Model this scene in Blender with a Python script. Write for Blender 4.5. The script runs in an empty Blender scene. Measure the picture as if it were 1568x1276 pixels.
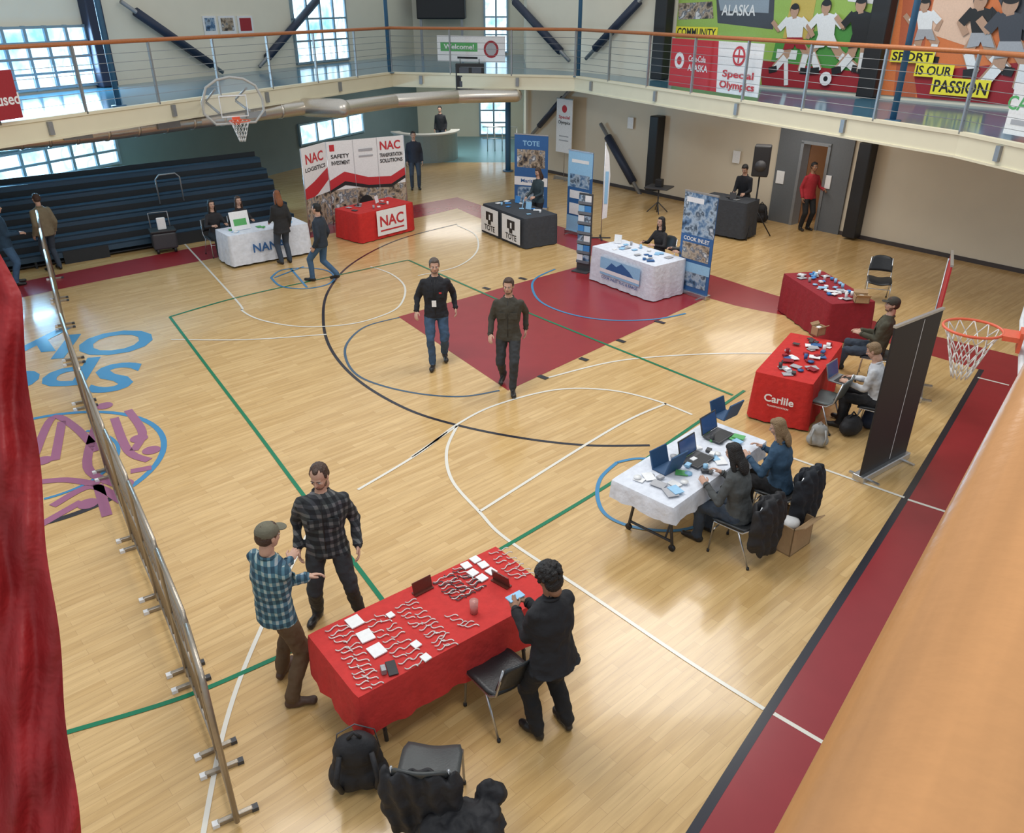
import bpy,bmesh,math,random
import numpy as np
from mathutils import Vector,Matrix
random.seed(7)
sc=bpy.context.scene
F=1220.0;TH=math.atan(638/F);S,C=math.sin(TH),math.cos(TH);HC=5.5
V=Vector
def ray(x,y):
    u=(x-784)/F;v=(y-638)/F
    return V((u,C-v*S,-S-v*C))
def at(x,y,z=0.0):
    r=ray(x,y);t=(z-HC)/r.z
    return V((r.x*t,r.y*t,z))
# ------------------------------------------------------------ materials
MC={}
def mat(key,col=(.5,.5,.5),rough=.6,metal=0,nz=.12,ns=30,bump=.1,bs=60,emit=0,alpha=1,kind=None,col2=None,k=30):
    if key in MC: return MC[key]
    m=bpy.data.materials.new(key);m.use_nodes=True
    nt=m.node_tree;N=nt.nodes;L=nt.links
    b=N['Principled BSDF']
    b.inputs['Roughness'].default_value=rough;b.inputs['Metallic'].default_value=metal
    tc=N.new('ShaderNodeTexCoord')
    no=N.new('ShaderNodeTexNoise');no.inputs['Scale'].default_value=ns;no.inputs['Detail'].default_value=4
    L.new(tc.outputs['Object'],no.inputs['Vector'])
    mx=N.new('ShaderNodeMix');mx.data_type='RGBA'
    if kind=='photo':
        cr=N.new('ShaderNodeValToRGB');e=cr.color_ramp.elements
        cols=col2
        e[0].position=.32;e[0].color=(*cols[0],1);e[1].position=.68;e[1].color=(*cols[-1],1)
        for i,cc in enumerate(cols[1:-1]):
            q=e.new(.32+.36*(i+1)/(len(cols)-1));q.color=(*cc,1)
        L.new(no.outputs['Fac'],cr.inputs['Fac']);L.new(cr.outputs['Color'],b.inputs['Base Color']);out=cr.outputs['Color']
    else:
        src=None
        if kind=='plaid':
            sp=N.new('ShaderNodeSeparateXYZ');L.new(tc.outputs['Object'],sp.inputs[0])
            ad=N.new('ShaderNodeMath');ad.operation='ADD';L.new(sp.outputs[0],ad.inputs[0]);L.new(sp.outputs[1],ad.inputs[1])
            hs=[]
            for o in (ad.outputs[0],sp.outputs[2]):
                mu=N.new('ShaderNodeMath');mu.operation='MULTIPLY';mu.inputs[1].default_value=k;L.new(o,mu.inputs[0])
                si=N.new('ShaderNodeMath');si.operation='SINE';L.new(mu.outputs[0],si.inputs[0])
                g=N.new('ShaderNodeMath');g.operation='GREATER_THAN';g.inputs[1].default_value=.25;L.new(si.outputs[0],g.inputs[0]);hs.append(g)
            a=N.new('ShaderNodeMath');a.operation='ADD';L.new(hs[0].outputs[0],a.inputs[0]);L.new(hs[1].outputs[0],a.inputs[1])
            cr=N.new('ShaderNodeValToRGB');cr.color_ramp.interpolation='CONSTANT';e=cr.color_ramp.elements
            e[0].color=(*col,1);e[1].position=.75;e[1].color=(*col2[1],1);q=e.new(.3);q.color=(*col2[0],1)
            h=N.new('ShaderNodeMath');h.operation='MULTIPLY';h.inputs[1].default_value=.5;L.new(a.outputs[0],h.inputs[0])
            L.new(h.outputs[0],cr.inputs['Fac']);src=cr.outputs['Color']
        if kind=='wood':
            mp=N.new('ShaderNodeMapping');mp.inputs['Scale'].default_value=(1,14,14)
            L.new(tc.outputs['Object'],mp.inputs[0]);L.new(mp.outputs[0],no.inputs['Vector'])
        mx.inputs['A'].default_value=tuple(max(0,x*(1-nz)) for x in col)+(1,)
        mx.inputs['B'].default_value=tuple(min(1,x*(1+nz)) for x in col)+(1,)
        L.new(no.outputs['Fac'],mx.inputs['Factor'])
        out=mx.outputs['Result']
        if src:
            m2=N.new('ShaderNodeMix');m2.data_type='RGBA';m2.blend_type='MULTIPLY';m2.inputs['Factor'].default_value=.3
            L.new(src,m2.inputs['A']);L.new(no.outputs['Color'],m2.inputs['B']);out=m2.outputs['Result']
        L.new(out,b.inputs['Base Color'])
    if bump>0:
        n2=N.new('ShaderNodeTexNoise');n2.inputs['Scale'].default_value=bs;n2.inputs['Detail'].default_value=3
        L.new(tc.outputs['Object'],n2.inputs['Vector'])
        bp=N.new('ShaderNodeBump');bp.inputs['Strength'].default_value=bump;bp.inputs['Distance'].default_value=.02
        L.new(n2.outputs['Fac'],bp.inputs['Height']);L.new(bp.outputs['Normal'],b.inputs['Normal'])
    if emit:
        L.new(out,b.inputs['Emission Color']);b.inputs['Emission Strength'].default_value=emit
    if alpha<1: b.inputs['Alpha'].default_value=alpha
    MC[key]=m;return m
def cloth(key,col,rough=.85,**k): return mat(key,col,rough,nz=.2,ns=12,bump=.6,bs=14,**k)
WHITE=mat('white_print',(.82,.82,.82),.55,bump=0)
BLACK=mat('black_matte',(.015,.015,.017),.5)
DKGREY=mat('dark_grey_plastic',(.05,.05,.055),.45)
CHROME=mat('brushed_steel',(.55,.56,.58),.3,.9,bump=.02)
RED=mat('red_print',(.55,.03,.04),.5,bump=0)
BLUEP=mat('blue_print',(.05,.25,.6),.5,bump=0)
YEL=mat('yellow_print',(.95,.8,.05),.6,bump=0)
ORANGE=mat('orange_rim',(.75,.12,.05),.4)
STEEL=mat('grey_steel',(.3,.31,.32),.45,.5)
# ------------------------------------------------------------ mesh builder
class MB:
    def __init__(s): s.v=[];s.f=[];s.m=[];s.sm=[];s.mats=[]
    def mi(s,m):
        if m not in s.mats: s.mats.append(m)
        return s.mats.index(m)
    def add(s,vs,fs,m,smooth=False,M=None):
        o=len(s.v);i=s.mi(m)
        s.v+= [tuple(M@V(p)) if M else tuple(p) for p in vs]
        for f in fs: s.f.append(tuple(a+o for a in f));s.m.append(i);s.sm.append(smooth)
    def box(s,m,x0,x1,y0,y1,z0,z1,M=None,b=0):
        if b<=0:
            vs=[(x,y,z) for z in(z0,z1) for y in(y0,y1) for x in(x0,x1)]
            s.add(vs,[(0,2,3,1),(4,5,7,6),(0,1,5,4),(2,6,7,3),(0,4,6,2),(1,3,7,5)],m,False,M);return
        bm=bmesh.new();bmesh.ops.create_cube(bm,size=1)
        for v in bm.verts: v.co=V(((x0+x1)/2+v.co.x*(x1-x0),(y0+y1)/2+v.co.y*(y1-y0),(z0+z1)/2+v.co.z*(z1-z0)))
        bmesh.ops.bevel(bm,geom=bm.edges[:],offset=b,segments=2,profile=.5,affect='EDGES')
        bm.verts.index_update()
        s.add([v.co.copy() for v in bm.verts],[[v.index for v in f.verts] for f in bm.faces],m,False,M);bm.free()
    def cyl(s,m,p,q,r0,r1=None,n=12,M=None,round_=False):
        p=V(p);q=V(q);r1=r0 if r1 is None else r1
        d=(q-p);L=d.length
        if L<1e-6: return
        d/=L;a=d.orthogonal().normalized();b=d.cross(a)
        rings=[]
        if round_:
            for t in (-80,-50,-25): rings.append((p+d*r0*math.sin(math.radians(t)),r0*math.cos(math.radians(t))))
        rings.append((p,r0));rings.append((q,r1))
        if round_:
            for t in (25,50,80): rings.append((q+d*r1*math.sin(math.radians(t)),r1*math.cos(math.radians(t))))
        vs=[];fs=[]
        for c,r in rings:
            for i in range(n):
                t=2*math.pi*i/n;vs.append(c+a*(r*math.cos(t))+b*(r*math.sin(t)))
        for k in range(len(rings)-1):
            for i in range(n):
                j=(i+1)%n;fs.append((k*n+i,k*n+j,(k+1)*n+j,(k+1)*n+i))
        fs.append(tuple(range(n-1,-1,-1)));fs.append(tuple((len(rings)-1)*n+i for i in range(n)))
        s.add(vs,fs,m,True,M)
    def ell(s,m,c,r,M=None,n=14,k=9):
        c=V(c);vs=[];fs=[]
        r=(r,r,r) if not hasattr(r,'__len__') else r
        vs.append(c+V((0,0,-r[2])))
        for a in range(1,k):
            p=-math.pi/2+math.pi*a/k
            for i in range(n):
                t=2*math.pi*i/n;vs.append(c+V((r[0]*math.cos(p)*math.cos(t),r[1]*math.cos(p)*math.sin(t),r[2]*math.sin(p))))
        vs.append(c+V((0,0,r[2])));T=len(vs)-1
        for i in range(n):
            j=(i+1)%n;fs.append((0,1+j,1+i));fs.append((T,T-n+i,T-n+j))
            for a in range(k-2): fs.append((1+a*n+i,1+a*n+j,1+(a+1)*n+j,1+(a+1)*n+i))
        s.add(vs,fs,m,True,M)
    def tube(s,m,pts,r,n=8,M=None,closed=False):
        pts=[V(p) for p in pts];K=len(pts);vs=[];fs=[];a=None
        for i,p in enumerate(pts):
            if closed: d=pts[(i+1)%K]-pts[i-1]
            else: d=pts[min(i+1,K-1)]-pts[max(i-1,0)]
            d.normalize()
            a=d.orthogonal().normalized() if a is None else (a-d*a.dot(d)).normalized()
            b=d.cross(a)
            for j in range(n):
                t=2*math.pi*j/n;vs.append(p+a*(r*math.cos(t))+b*(r*math.sin(t)))
        for i in range(K if closed else K-1):
            i2=(i+1)%K
            for j in range(n):
                j2=(j+1)%n;fs.append((i*n+j,i*n+j2,i2*n+j2,i2*n+j))
        if not closed: fs.append(tuple(range(n-1,-1,-1)));fs.append(tuple((K-1)*n+i for i in range(n)))
        s.add(vs,fs,m,True,M)
    def poly(s,m,pts,M=None): s.add(pts,[tuple(range(len(pts)))],m,False,M)
    def loft(s,m,rings,M=None,n=20):
        vs=[];fs=[]
        for c,ax,ay in rings:
            for i in range(n):
                t=2*math.pi*i/n;vs.append(c+ax*math.cos(t)+ay*math.sin(t))
        for k in range(len(rings)-1):
            for i in range(n):
                j=(i+1)%n;fs.append((k*n+i,k*n+j,(k+1)*n+j,(k+1)*n+i))
        fs.append(tuple(range(n-1,-1,-1)));fs.append(tuple((len(rings)-1)*n+i for i in range(n)))
        s.add(vs,fs,m,True,M)
    def text(s,m,st,size,M,al='CENTER',fit=None):
        cu=bpy.data.curves.new('t','FONT');cu.body=st;cu.size=size;cu.align_x=al;cu.align_y='CENTER';cu.resolution_u=3;cu.offset=size*.022
        o=bpy.data.objects.new('t',cu);sc.collection.objects.link(o)
        bpy.context.view_layer.update()
        me=o.evaluated_get(bpy.context.evaluated_depsgraph_get()).to_mesh()
        P=[v.co.copy() for v in me.vertices]
        if fit:
            x0,x1,y0,y1=fit;a=min(p.x for p in P);b=max(p.x for p in P);c=min(p.y for p in P);d=max(p.y for p in P)
            P=[V((x0+(p.x-a)/(b-a)*(x1-x0),y0+(p.y-c)/(d-c)*(y1-y0),0)) for p in P]
        s.add(P,[tuple(p.vertices) for p in me.polygons],m,False,M)
        bpy.data.objects.remove(o);bpy.data.curves.remove(cu)
    def mesh(s,name):
        me=bpy.data.meshes.new(name);me.from_pydata(s.v,[],s.f)
        for m in s.mats: me.materials.append(m)
        me.polygons.foreach_set('material_index',s.m);me.polygons.foreach_set('use_smooth',s.sm)
        me.update();return me
    def obj(s,name,M=None):
        o=bpy.data.objects.new(name,s.mesh(name));sc.collection.objects.link(o)
        if M: o.matrix_world=M
        else:
            vs=np.array(s.v);c=V(((vs[:,0].min()+vs[:,0].max())/2,(vs[:,1].min()+vs[:,1].max())/2,vs[:,2].min()))
            o.data.transform(Matrix.Translation(-c));o.location=c
        return o
WR=bpy.data.textures.new('cloth_wrinkle','CLOUDS');WR.noise_scale=.09;WR.noise_depth=1
def remesh(mb,vox,sm=3,disp=0):
    o=bpy.data.objects.new('r',mb.mesh('r'));sc.collection.objects.link(o)
    r=o.modifiers.new('r','REMESH');r.mode='VOXEL';r.voxel_size=vox
    if sm: q=o.modifiers.new('s','SMOOTH');q.iterations=sm;q.factor=.5
    if disp: q=o.modifiers.new('d','DISPLACE');q.texture=WR;q.strength=disp;q.mid_level=.5;q.texture_coords='LOCAL'
    bpy.context.view_layer.update()
    me=o.evaluated_get(bpy.context.evaluated_depsgraph_get()).to_mesh()
    vs=[v.co.copy() for v in me.vertices];fs=[tuple(p.vertices) for p in me.polygons]
    me0=o.data;bpy.data.objects.remove(o);bpy.data.meshes.remove(me0)
    return vs,fs
def frame(p,xd,yd=None):
    x=V(xd).normalized();z=V((0,0,1));y=z.cross(x)
    return Matrix(((x.x,y.x,0,p[0]),(x.y,y.y,0,p[1]),(0,0,1,p[2] if len(p)>2 else 0),(0,0,0,1)))
def place(pos,az):
    return Matrix.Translation(V((pos[0],pos[1],pos[2] if len(pos)>2 else 0)))@Matrix.Rotation(-math.radians(az),4,'Z')
# ------------------------------------------------------------ floor
def floor_mat():
    m=bpy.data.materials.new('maple_floor');m.use_nodes=True;nt=m.node_tree;N=nt.nodes;L=nt.links;b=N['Principled BSDF']
    tc=N.new('ShaderNodeTexCoord');mp=N.new('ShaderNodeMapping');mp.inputs['Rotation'].default_value=(0,0,-math.radians(42))
    L.new(tc.outputs['Object'],mp.inputs[0])
    br=N.new('ShaderNodeTexBrick');br.inputs['Scale'].default_value=1;br.inputs['Brick Width'].default_value=.8;br.inputs['Row Height'].default_value=.085
    br.inputs['Mortar Size'].default_value=.0012;br.inputs['Color1'].default_value=(.63,.405,.165,1);br.inputs['Color2'].default_value=(.73,.495,.225,1);br.inputs['Mortar'].default_value=(.45,.28,.12,1)
    L.new(mp.outputs[0],br.inputs['Vector'])
    m2=N.new('ShaderNodeMapping');m2.inputs['Scale'].default_value=(1.2,14,1);L.new(mp.outputs[0],m2.inputs[0])
    no=N.new('ShaderNodeTexNoise');no.inputs['Scale'].default_value=1.4;no.inputs['Detail'].default_value=6;L.new(m2.outputs[0],no.inputs['Vector'])
    cr=N.new('ShaderNodeValToRGB');cr.color_ramp.elements[0].position=.3;cr.color_ramp.elements[0].color=(.8,.77,.72,1);cr.color_ramp.elements[1].position=.7;cr.color_ramp.elements[1].color=(1.0,1,1,1)
    L.new(no.outputs['Fac'],cr.inputs['Fac'])
    mx=N.new('ShaderNodeMix');mx.data_type='RGBA';mx.blend_type='MULTIPLY';mx.inputs['Factor'].default_value=1
    L.new(br.outputs['Color'],mx.inputs['A']);L.new(cr.outputs['Color'],mx.inputs['B']);L.new(mx.outputs['Result'],b.inputs['Base Color'])
    b.inputs['Roughness'].default_value=.25;b.inputs['Coat Weight'].default_value=.25;b.inputs['Coat Roughness'].default_value=.08
    bp=N.new('ShaderNodeBump');bp.inputs['Strength'].default_value=.04;L.new(no.outputs['Fac'],bp.inputs['Height']);L.new(bp.outputs['Normal'],b.inputs['Normal'])
    return m
FM=floor_mat()
fl=MB();fl.box(FM,-22,18,-6,31.5,-.1,0);fl.obj('floor',Matrix())
fl=MB();fl.box(mat('teal_carpet',(.14,.33,.38),.3,ns=4),-22,18,31.5,40,-.1,0.0);fl.obj('floor_lobby',Matrix())
def smoothline(px,z,n=8,cl=False):
    P=[at(x,y,z) for x,y in px]
    if len(P)<3: return P
    out=[]
    for i in range(len(P)-1):
        p0=P[max(i-1,0)];p1=P[i];p2=P[i+1];p3=P[min(i+2,len(P)-1)]
        for k in range(n):
            t=k/n;out.append(.5*((2*p1)+(p2-p0)*t+(2*p0-5*p1+4*p2-p3)*t*t+(3*p1-p0-3*p2+p3)*t**3))
    out.append(P[-1]);return out
def strip(mb,m,P,w):
    vs=[];fs=[]
    for i,p in enumerate(P):
        d=(P[min(i+1,len(P)-1)]-P[max(i-1,0)]).normalized();s=V((-d.y,d.x,0))*w/2
        vs+=[p+s,p-s]
    for i in range(len(P)-1): fs.append((2*i+1,2*i+3,2*i+2,2*i))
    mb.add(vs,fs,m)
PR=dict(rough=.24,nz=.05,ns=6,bump=0)
PW=mat('court_white',(.75,.72,.64),**PR);PG=mat('court_green',(.0,.18,.08),**PR);PB=mat('court_blue',(.05,.24,.46),**PR)
PK=mat('court_black',(.02,.02,.03),**PR);PRD=mat('court_red',(.29,.022,.028),rough=.26,nz=.1,ns=3,bump=0);PP=mat('court_plum',(.33,.12,.22),**PR)
cm=MB()
def pl(m,px,w=.05,z=.003,n=8): strip(cm,m,smoothline(px,z,n),w)
def area(m,px,z=.0015): cm.poly(m,[at(x,y,z) for x,y in px])
key=[(610,485),(778,598),(1010,490),(1085,455),(1070,440),(905,403),(760,443)][::-1]
area(PRD,key,.0022)
def band(a,b,z=.001):
    A=smoothline(a,z,4);B=smoothline(b,z,4);n=min(len(A),len(B))
    for i in range(n-1): cm.poly(PRD,[B[i],B[i+1],A[i+1],A[i]])
band([(-80,455),(105,417),(335,372),(470,350),(620,317),(700,302)],[(-80,482),(105,440),(345,392),(500,359),(640,333),(700,319)])
band([(700,302),(750,318),(845,343),(1080,418),(1230,464),(1600,556)],[(700,319),(745,338),(850,372),(1080,455),(1240,492),(1520,572)])
p0=at(1060,1276,.0032);p1=at(1510,560,.0032);d=(p1-p0).normalized();nr=V((d.y,-d.x,0))
cm.poly(PRD,[p0-d*3,p0-d*3+nr*1.3,p1+d*.5+nr*1.3,p1+d*.5])
pl(PK,[(1000,1372),(1060,1276),(1180,1085),(1385,765),(1503,566)],.08,.0045)
pl(PK,[(700,343),(610,367),(540,403),(503,445),(495,490),(507,535),(548,582),(620,625),(700,651),(800,671),(900,682),(995,682)],.055)
pl(mat('court_navy',(.05,.1,.16),**PR),[(612,486),(560,500),(532,525),(530,550),(548,575),(590,592),(650,604),(710,607),(765,598)],.045,.0035)
for l in ([(567,408),(600,420),(620,440),(612,468),(580,485),(530,497),(460,500),(400,490),(370,475),(362,460),(275,365)],
 [(262,520),(380,520),(500,512)],[(1020,618),(940,655),(735,783)],[(548,750),(640,695),(700,650),(760,620),(850,597),(930,597),(1000,612),(1060,635)],
 [(700,652),(684,690),(692,735),(735,785),(775,825),(895,905),(1050,1010),(1170,1086)],[(1215,702),(1385,762)],[(1390,765),(1455,786)],[(1185,1093),(1275,1146)],[(1497,578),(1545,590)],
 [(840,578),(950,552),(1080,542),(1190,541)],[(300,1340),(345,1110),(400,962),(480,800)],[(700,345),(728,360),(730,385),(700,408),(640,422)],[(630,700),(700,652)]): pl(PW,l,.042,.005)
for l in ([(260,485),(320,565),(392,660),(460,752),(585,918),(600,940)],[(60,1134),(108,1120),(285,1066),(440,1000),(620,922),(780,833),(940,737),(1035,670),(1140,598)],
 [(260,485),(365,455),(500,425),(625,398)],[(625,398),(720,440),(800,475),(930,528),(1122,605)]): pl(PG,l,.052,.006)
for l in ([(945,708),(920,732),(915,762),(930,790),(975,808),(1040,812),(1085,795),(1098,760),(1080,728),(1030,708),(980,702),(945,708)],[(850,412),(822,425),(815,440),(828,462),(870,480),(930,490),(1000,489),(1050,480)],
 [(415,425),(430,438),(465,442),(500,436),(512,425),(500,414),(465,410),(430,414),(415,425)],[(420,425),(465,408)],[(445,411),(470,440)]): pl(PB,l,.05,.007)
for x,y,x2,y2 in ((825,575,838,580),(888,548,900,552),(945,520,957,524),(1003,491,1018,495),(740,440,750,443),(795,425,806,428)): pl(PK,[(x,y),(x2,y2)],.1,.008)
def ring(c,r,w,m,z,a0=0,a1=360):
    P=[V((c.x+r*math.cos(math.radians(a)),c.y+r*math.sin(math.radians(a)),z)) for a in np.linspace(a0,a1,60)];strip(cm,m,P,w)
def disc(c,r,m,z): cm.poly(m,[(c.x+r*math.cos(a),c.y+r*math.sin(a),z) for a in np.linspace(0,2*math.pi,24,endpoint=False)])
lc=at(62,712);R=(at(250,690)-lc).length
ring(lc,R,.08,PB,.004);ring(lc,R,.09,PK,.005,200,330)
ring(lc,R*.62,.05,PB,.0045,-60,80)
for l in ([(52,700),(80,640),(112,652),(150,690)],[(95,645),(84,705)],[(148,648),(134,715),(178,742)],[(175,640),(196,690),(228,705)],[(196,628),(218,662),(205,690)],[(80,775),(140,745),(188,768)],[(60,805),(125,768)],[(150,742),(164,790)],[(200,722),(232,716)],[(45,740),(100,735),(150,742)]):
    pl(PP,l,.12,.006,6)
for x,y in ((160,622),(66,706),(213,672),(232,690),(135,772),(190,742)): disc(at(x,y),.12,PP,.0065)
def ftext(st,px,py,size,az,m=PB):
    cm.text(m,st,size,place(at(px,py,.004),az),al='LEFT')
ftext('Special',213,572,1.6,168);ftext('Olympics',238,518,1.6,168)
cm.obj('court_marking_paint',Matrix())
# ------------------------------------------------------------ walls
ZD=3.4;ZR=4.72
E=[None,at(0,192,ZD),at(600,112,ZD),at(880,118,ZD),at(1470,205,ZD),at(1620,236,ZD)]
ld=(E[2]-E[1]).normalized();ln=V((-ld.y,ld.x,0))
E[0]=E[1]-ld*6
LW0=E[0]+ln*4.6
tt=(38-LW0.y)/ld.y;LW1=LW0+ld*tt;LW0.z=LW1.z=0
RW0=V((.5,30.4,0));RW1=V((15,13.55,0));rd=(RW1-RW0).normalized()
def on_wall(px,py,o,d):
    n=V((-d.y,d.x,0));r=ray(px,py);t=(V((o.x,o.y,0))).dot(n)/r.dot(n);p=r*t
    return (p-o).dot(d),p.z+HC
TAN=mat('tan_wall_paint',(.68,.6,.47),.8,nz=.04,ns=2,bump=.05)
BEI=mat('beige_wall_paint',(.8,.75,.61),.8,nz=.04,ns=2,bump=.05)
TEAL=mat('teal_grey_wall_paint',(.19,.25,.26),.8,nz=.08,ns=2,bump=.05)
GL=mat('daylit_window_glass',kind='photo',ns=1.2,rough=.3,bump=0,emit=2.2,col2=[(.16,.36,.55),(.33,.58,.78),(.7,.86,.95),(.3,.5,.62),(.85,.95,1)])
FR=mat('window_frame_aluminium',(.3,.42,.5),.4,.5)
def wall(name,o,d,L,segs,thick=.25,flip=1):
    mb=MB();M=frame(o,d)
    for s0,s1,z0,z1,m in segs: mb.box(m,s0,s1,0 if flip>0 else -thick,thick if flip>0 else 0,z0,z1,M)
    return mb.obj(name)
LL=(LW1-LW0).length
def wrect(x0,y0,x1,y1,o,d):
    a=on_wall(x0,(y0+y1)/2,o,d)[0];b=on_wall(x1,(y0+y1)/2,o,d)[0]
    xm=(x0+x1)/2
    z1=on_wall(xm,y0,o,d)[1];z0=on_wall(xm,y1,o,d)[1]
    return [min(a,b),max(a,b),z0,z1]
WL=[wrect(-60,42,140,160,LW0,ld),wrect(-60,228,182,272,LW0,ld),wrect(447,-40,528,108,LW0,ld),wrect(456,182,555,212,LW0,ld)]
for w in WL:
    if w[2]<ZD<w[3]: w[2]=ZD+.1
wall('wall_left',LW0,ld,LL,[(0,LL,0,ZD,TEAL),(0,LL,ZD,9.5,BEI)])
RL=(RW1-RW0).length
DRW=wrect(1221,233,1262,345,RW0,rd)
d0,d1=DRW[0],DRW[1];dz=2.15
RC=wrect(1186,195,1300,360,RW0,rd)
GREYP=mat('grey_door_paint',(.13,.14,.15),.5)
wall('wall_right',RW0,rd,RL,[(0,d0,0,ZD,TAN),(d1,RL,0,ZD,TAN),(d0,d1,dz,ZD,TAN),(0,RL,ZD,9.5,BEI)])
wall('wall_back',V((LW1.x-.2,38,0)),V((1,0,0)),0,[(0,.7-LW1.x,0,9.5,BEI)])
wall('wall_corridor',V((.5,30.4,0)),V((0,1,0)),0,[(0,7.6,0,9.5,BEI)],flip=-1)
def window(n,o,d,r,nx,ny):
    mb=MB();M=frame(o,d);s0,s1,z0,z1=r
    mb.box(GL,s0,s1,-.02,-.005,z0,z1,M)
    for i in range(nx+1):
        x=s0+(s1-s0)*i/nx;mb.box(FR,x-.04,x+.04,-.09,-.0,z0-.04,z1+.04,M)
    for i in range(ny+1):
        z=z0+(z1-z0)*i/ny;mb.box(FR,s0-.04,s1+.04,-.085,-.0,z-.03,z+.03,M)
    mb.obj('window_%d'%n)
for n_i,(r_,nx,ny) in enumerate(((WL[0],6,4),(WL[1],6,2),(WL[2],4,4),(WL[3],4,1))): window(n_i+1,LW0,ld,r_,nx,ny)
BO=V((LW1.x-.2,38,0));BD=V((1,0,0))
w=wrect(742,-30,777,88,BO,BD);w[2]=max(w[2],ZD+.1);window(5,BO,BD,w,2,4)
w=wrect(735,150,777,206,BO,BD);w[2]=max(w[2],.1);w[3]=min(w[3],3.1);window(6,BO,BD,w,2,3)
mb=MB();M=frame(RW0,rd)
a,b_=RC[0],RC[1]
mb.box(GREYP,a,d0,-.06,-.001,0,ZD-.1,M);mb.box(GREYP,d1,b_,-.06,-.001,0,ZD-.1,M);mb.box(GREYP,d0,d1,-.06,-.001,dz,ZD-.1,M)
for x in (d0,d1): mb.box(STEEL,x-.04,x+.04,-.1,.25,0,dz+.04,M)
mb.box(STEEL,d0-.04,d1+.04,-.1,.25,dz,dz+.08,M)
mb.obj('door_1_frame')
mb=MB();Md=M@Matrix.Translation((d0+.05,.28,0))@Matrix.Rotation(math.radians(80),4,'Z')
mb.box(mat('wood_door',(.35,.16,.07),.4,kind='wood',ns=3),0,d1-d0-.1,0,.045,.01,dz-.03,Md,.005);mb.cyl(CHROME,(.85,-.06,1.0),(.95,-.06,1.0),.012,M=Md)
mb.box(CHROME,.82,.96,-.01,.0,.9,1.12,Md);mb.obj('door_1')
mb=MB();mb.box(mat('corridor_wall',(.45,.25,.13),.7),d0-1,d1+1,1.6,1.7,0,3,M);mb.obj('wall_hallway')
mb=MB();mb.box(mat('baseboard_dark',(.06,.05,.05),.5),0,d0-.05,-.02,0,.0,.1,M);mb.box(MC['baseboard_dark'],d1+.05,RL,-.02,0,.0,.1,M);mb.obj('baseboard_right')
mb=MB()
for px,py in ((1197,271),(1268,278),(1130,240),(1330,233),(968,188)):
    s,z=on_wall(px,py,RW0,rd);mb.box(WHITE,s-.12,s+.12,-.09,-.06,z-.17,z+.17,M,.01)
mb.obj('notice_signs')
# ------------------------------------------------------------ deck
DK=mat('track_blue_rubber',(.07,.2,.3),.13,nz=.15,ns=3,bump=.02)
FAS=mat('fascia_cream_paint',(.74,.68,.5),.6,nz=.05,ns=3,bump=.03)
inn=E[:];out=[V((RW1.x,RW1.y,ZD)),V((RW0.x,RW0.y,ZD)),V((.5,38,ZD)),V((LW1.x,38,ZD)),V((LW0.x,LW0.y,ZD))]
loop=inn+out
mb=MB();mb.poly(DK,[V((p.x,p.y,ZD)) for p in loop][::-1]);mb.poly(mat('deck_soffit',(.45,.43,.38),.8),[V((p.x,p.y,ZD-.3)) for p in loop])
for i in range(5):
    a,b_=inn[i],inn[i+1];mb.poly(FAS,[V((a.x,a.y,ZD-.38)),V((b_.x,b_.y,ZD-.38)),V((b_.x,b_.y,ZD+.03)),V((a.x,a.y,ZD+.03))])
    dd=(b_-a).normalized();MM=frame((a.x,a.y,0),dd);Ln=(b_-a).length
    mb.box(FAS,0,Ln,-.03,.1,ZD-.02,ZD+.04,MM);mb.box(FAS,0,Ln,-.03,.15,ZD-.4,ZD-.36,MM)
    x=1.
    while x<Ln: mb.box(STEEL,x-.05,x+.05,-.06,0,ZD-.3,ZD-.05,MM);x+=3.2
mb.obj('balcony_track_deck',Matrix())
WOODR=mat('oak_handrail',(.42,.14,.04),.35,kind='wood',ns=2,nz=.25)
mb=MB()
for i in range(5):
    a,b_=inn[i],inn[i+1];a=V((a.x,a.y,ZR));b_=V((b_.x,b_.y,ZR));mb.cyl(WOODR,a,b_,.045,n=10,round_=True)
    Ln=(b_-a).length;dd=(b_-a).normalized();k=max(1,round(Ln/1.9))
    for j in range(k+1):
        p=a+dd*(Ln*j/k);mb.box(STEEL,-.02,.02,-.03,.03,ZD,ZR-.03,frame(V((p.x,p.y,0)),dd))
    for q in range(1,7):
        z=ZD+.05+(ZR-ZD-.1)*q/7;mb.cyl(STEEL,V((a.x,a.y,z)),V((b_.x,b_.y,z)),.006,n=5)
mb.obj('balcony_railing',Matrix())
BLU=mat('blue_steel_column',(.04,.13,.24),.4)
for px,ey in ((183,165),(597,113),(885,119),(1366,188)):
    p=at(px,ey,ZD);p=p+V((p.x,p.y,0)).normalized()*.25
    mb=MB();mb.cyl(BLU,(p.x,p.y,ZD+.005),(p.x,p.y,9.3),.06);mb.cyl(BLU,(p.x,p.y,ZD+.005),(p.x,p.y,ZD+.03),.16);mb.obj('steel_column')
p=at(778,262);mb=MB();mb.cyl(BLU,(p.x,p.y,0),(p.x,p.y,ZD-.31),.1);mb.cyl(BLU,(p.x,p.y,0),(p.x,p.y,.03),.2);mb.obj('steel_column')
NAVY=mat('navy_brace_padding',(.02,.03,.06),.5)
def brace(o,d,px0,px1,off=.2,r=.13,name='diagonal_brace'):
    a=on_wall(*px0,o,d);b=on_wall(*px1,o,d);M=frame(o,d)
    mb=MB();mb.cyl(NAVY,(a[0],-off,a[1]),(b[0],-off,b[1]),r,n=8,M=M)
    dv=(V((b[0],-off,b[1]))-V((a[0],-off,a[1]))).normalized()
    mb.cyl(STEEL,V((a[0],-off,a[1]))-dv*.5,V((b[0],-off,b[1]))+dv*.5,.06,n=8,M=M);mb.obj(name)
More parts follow.
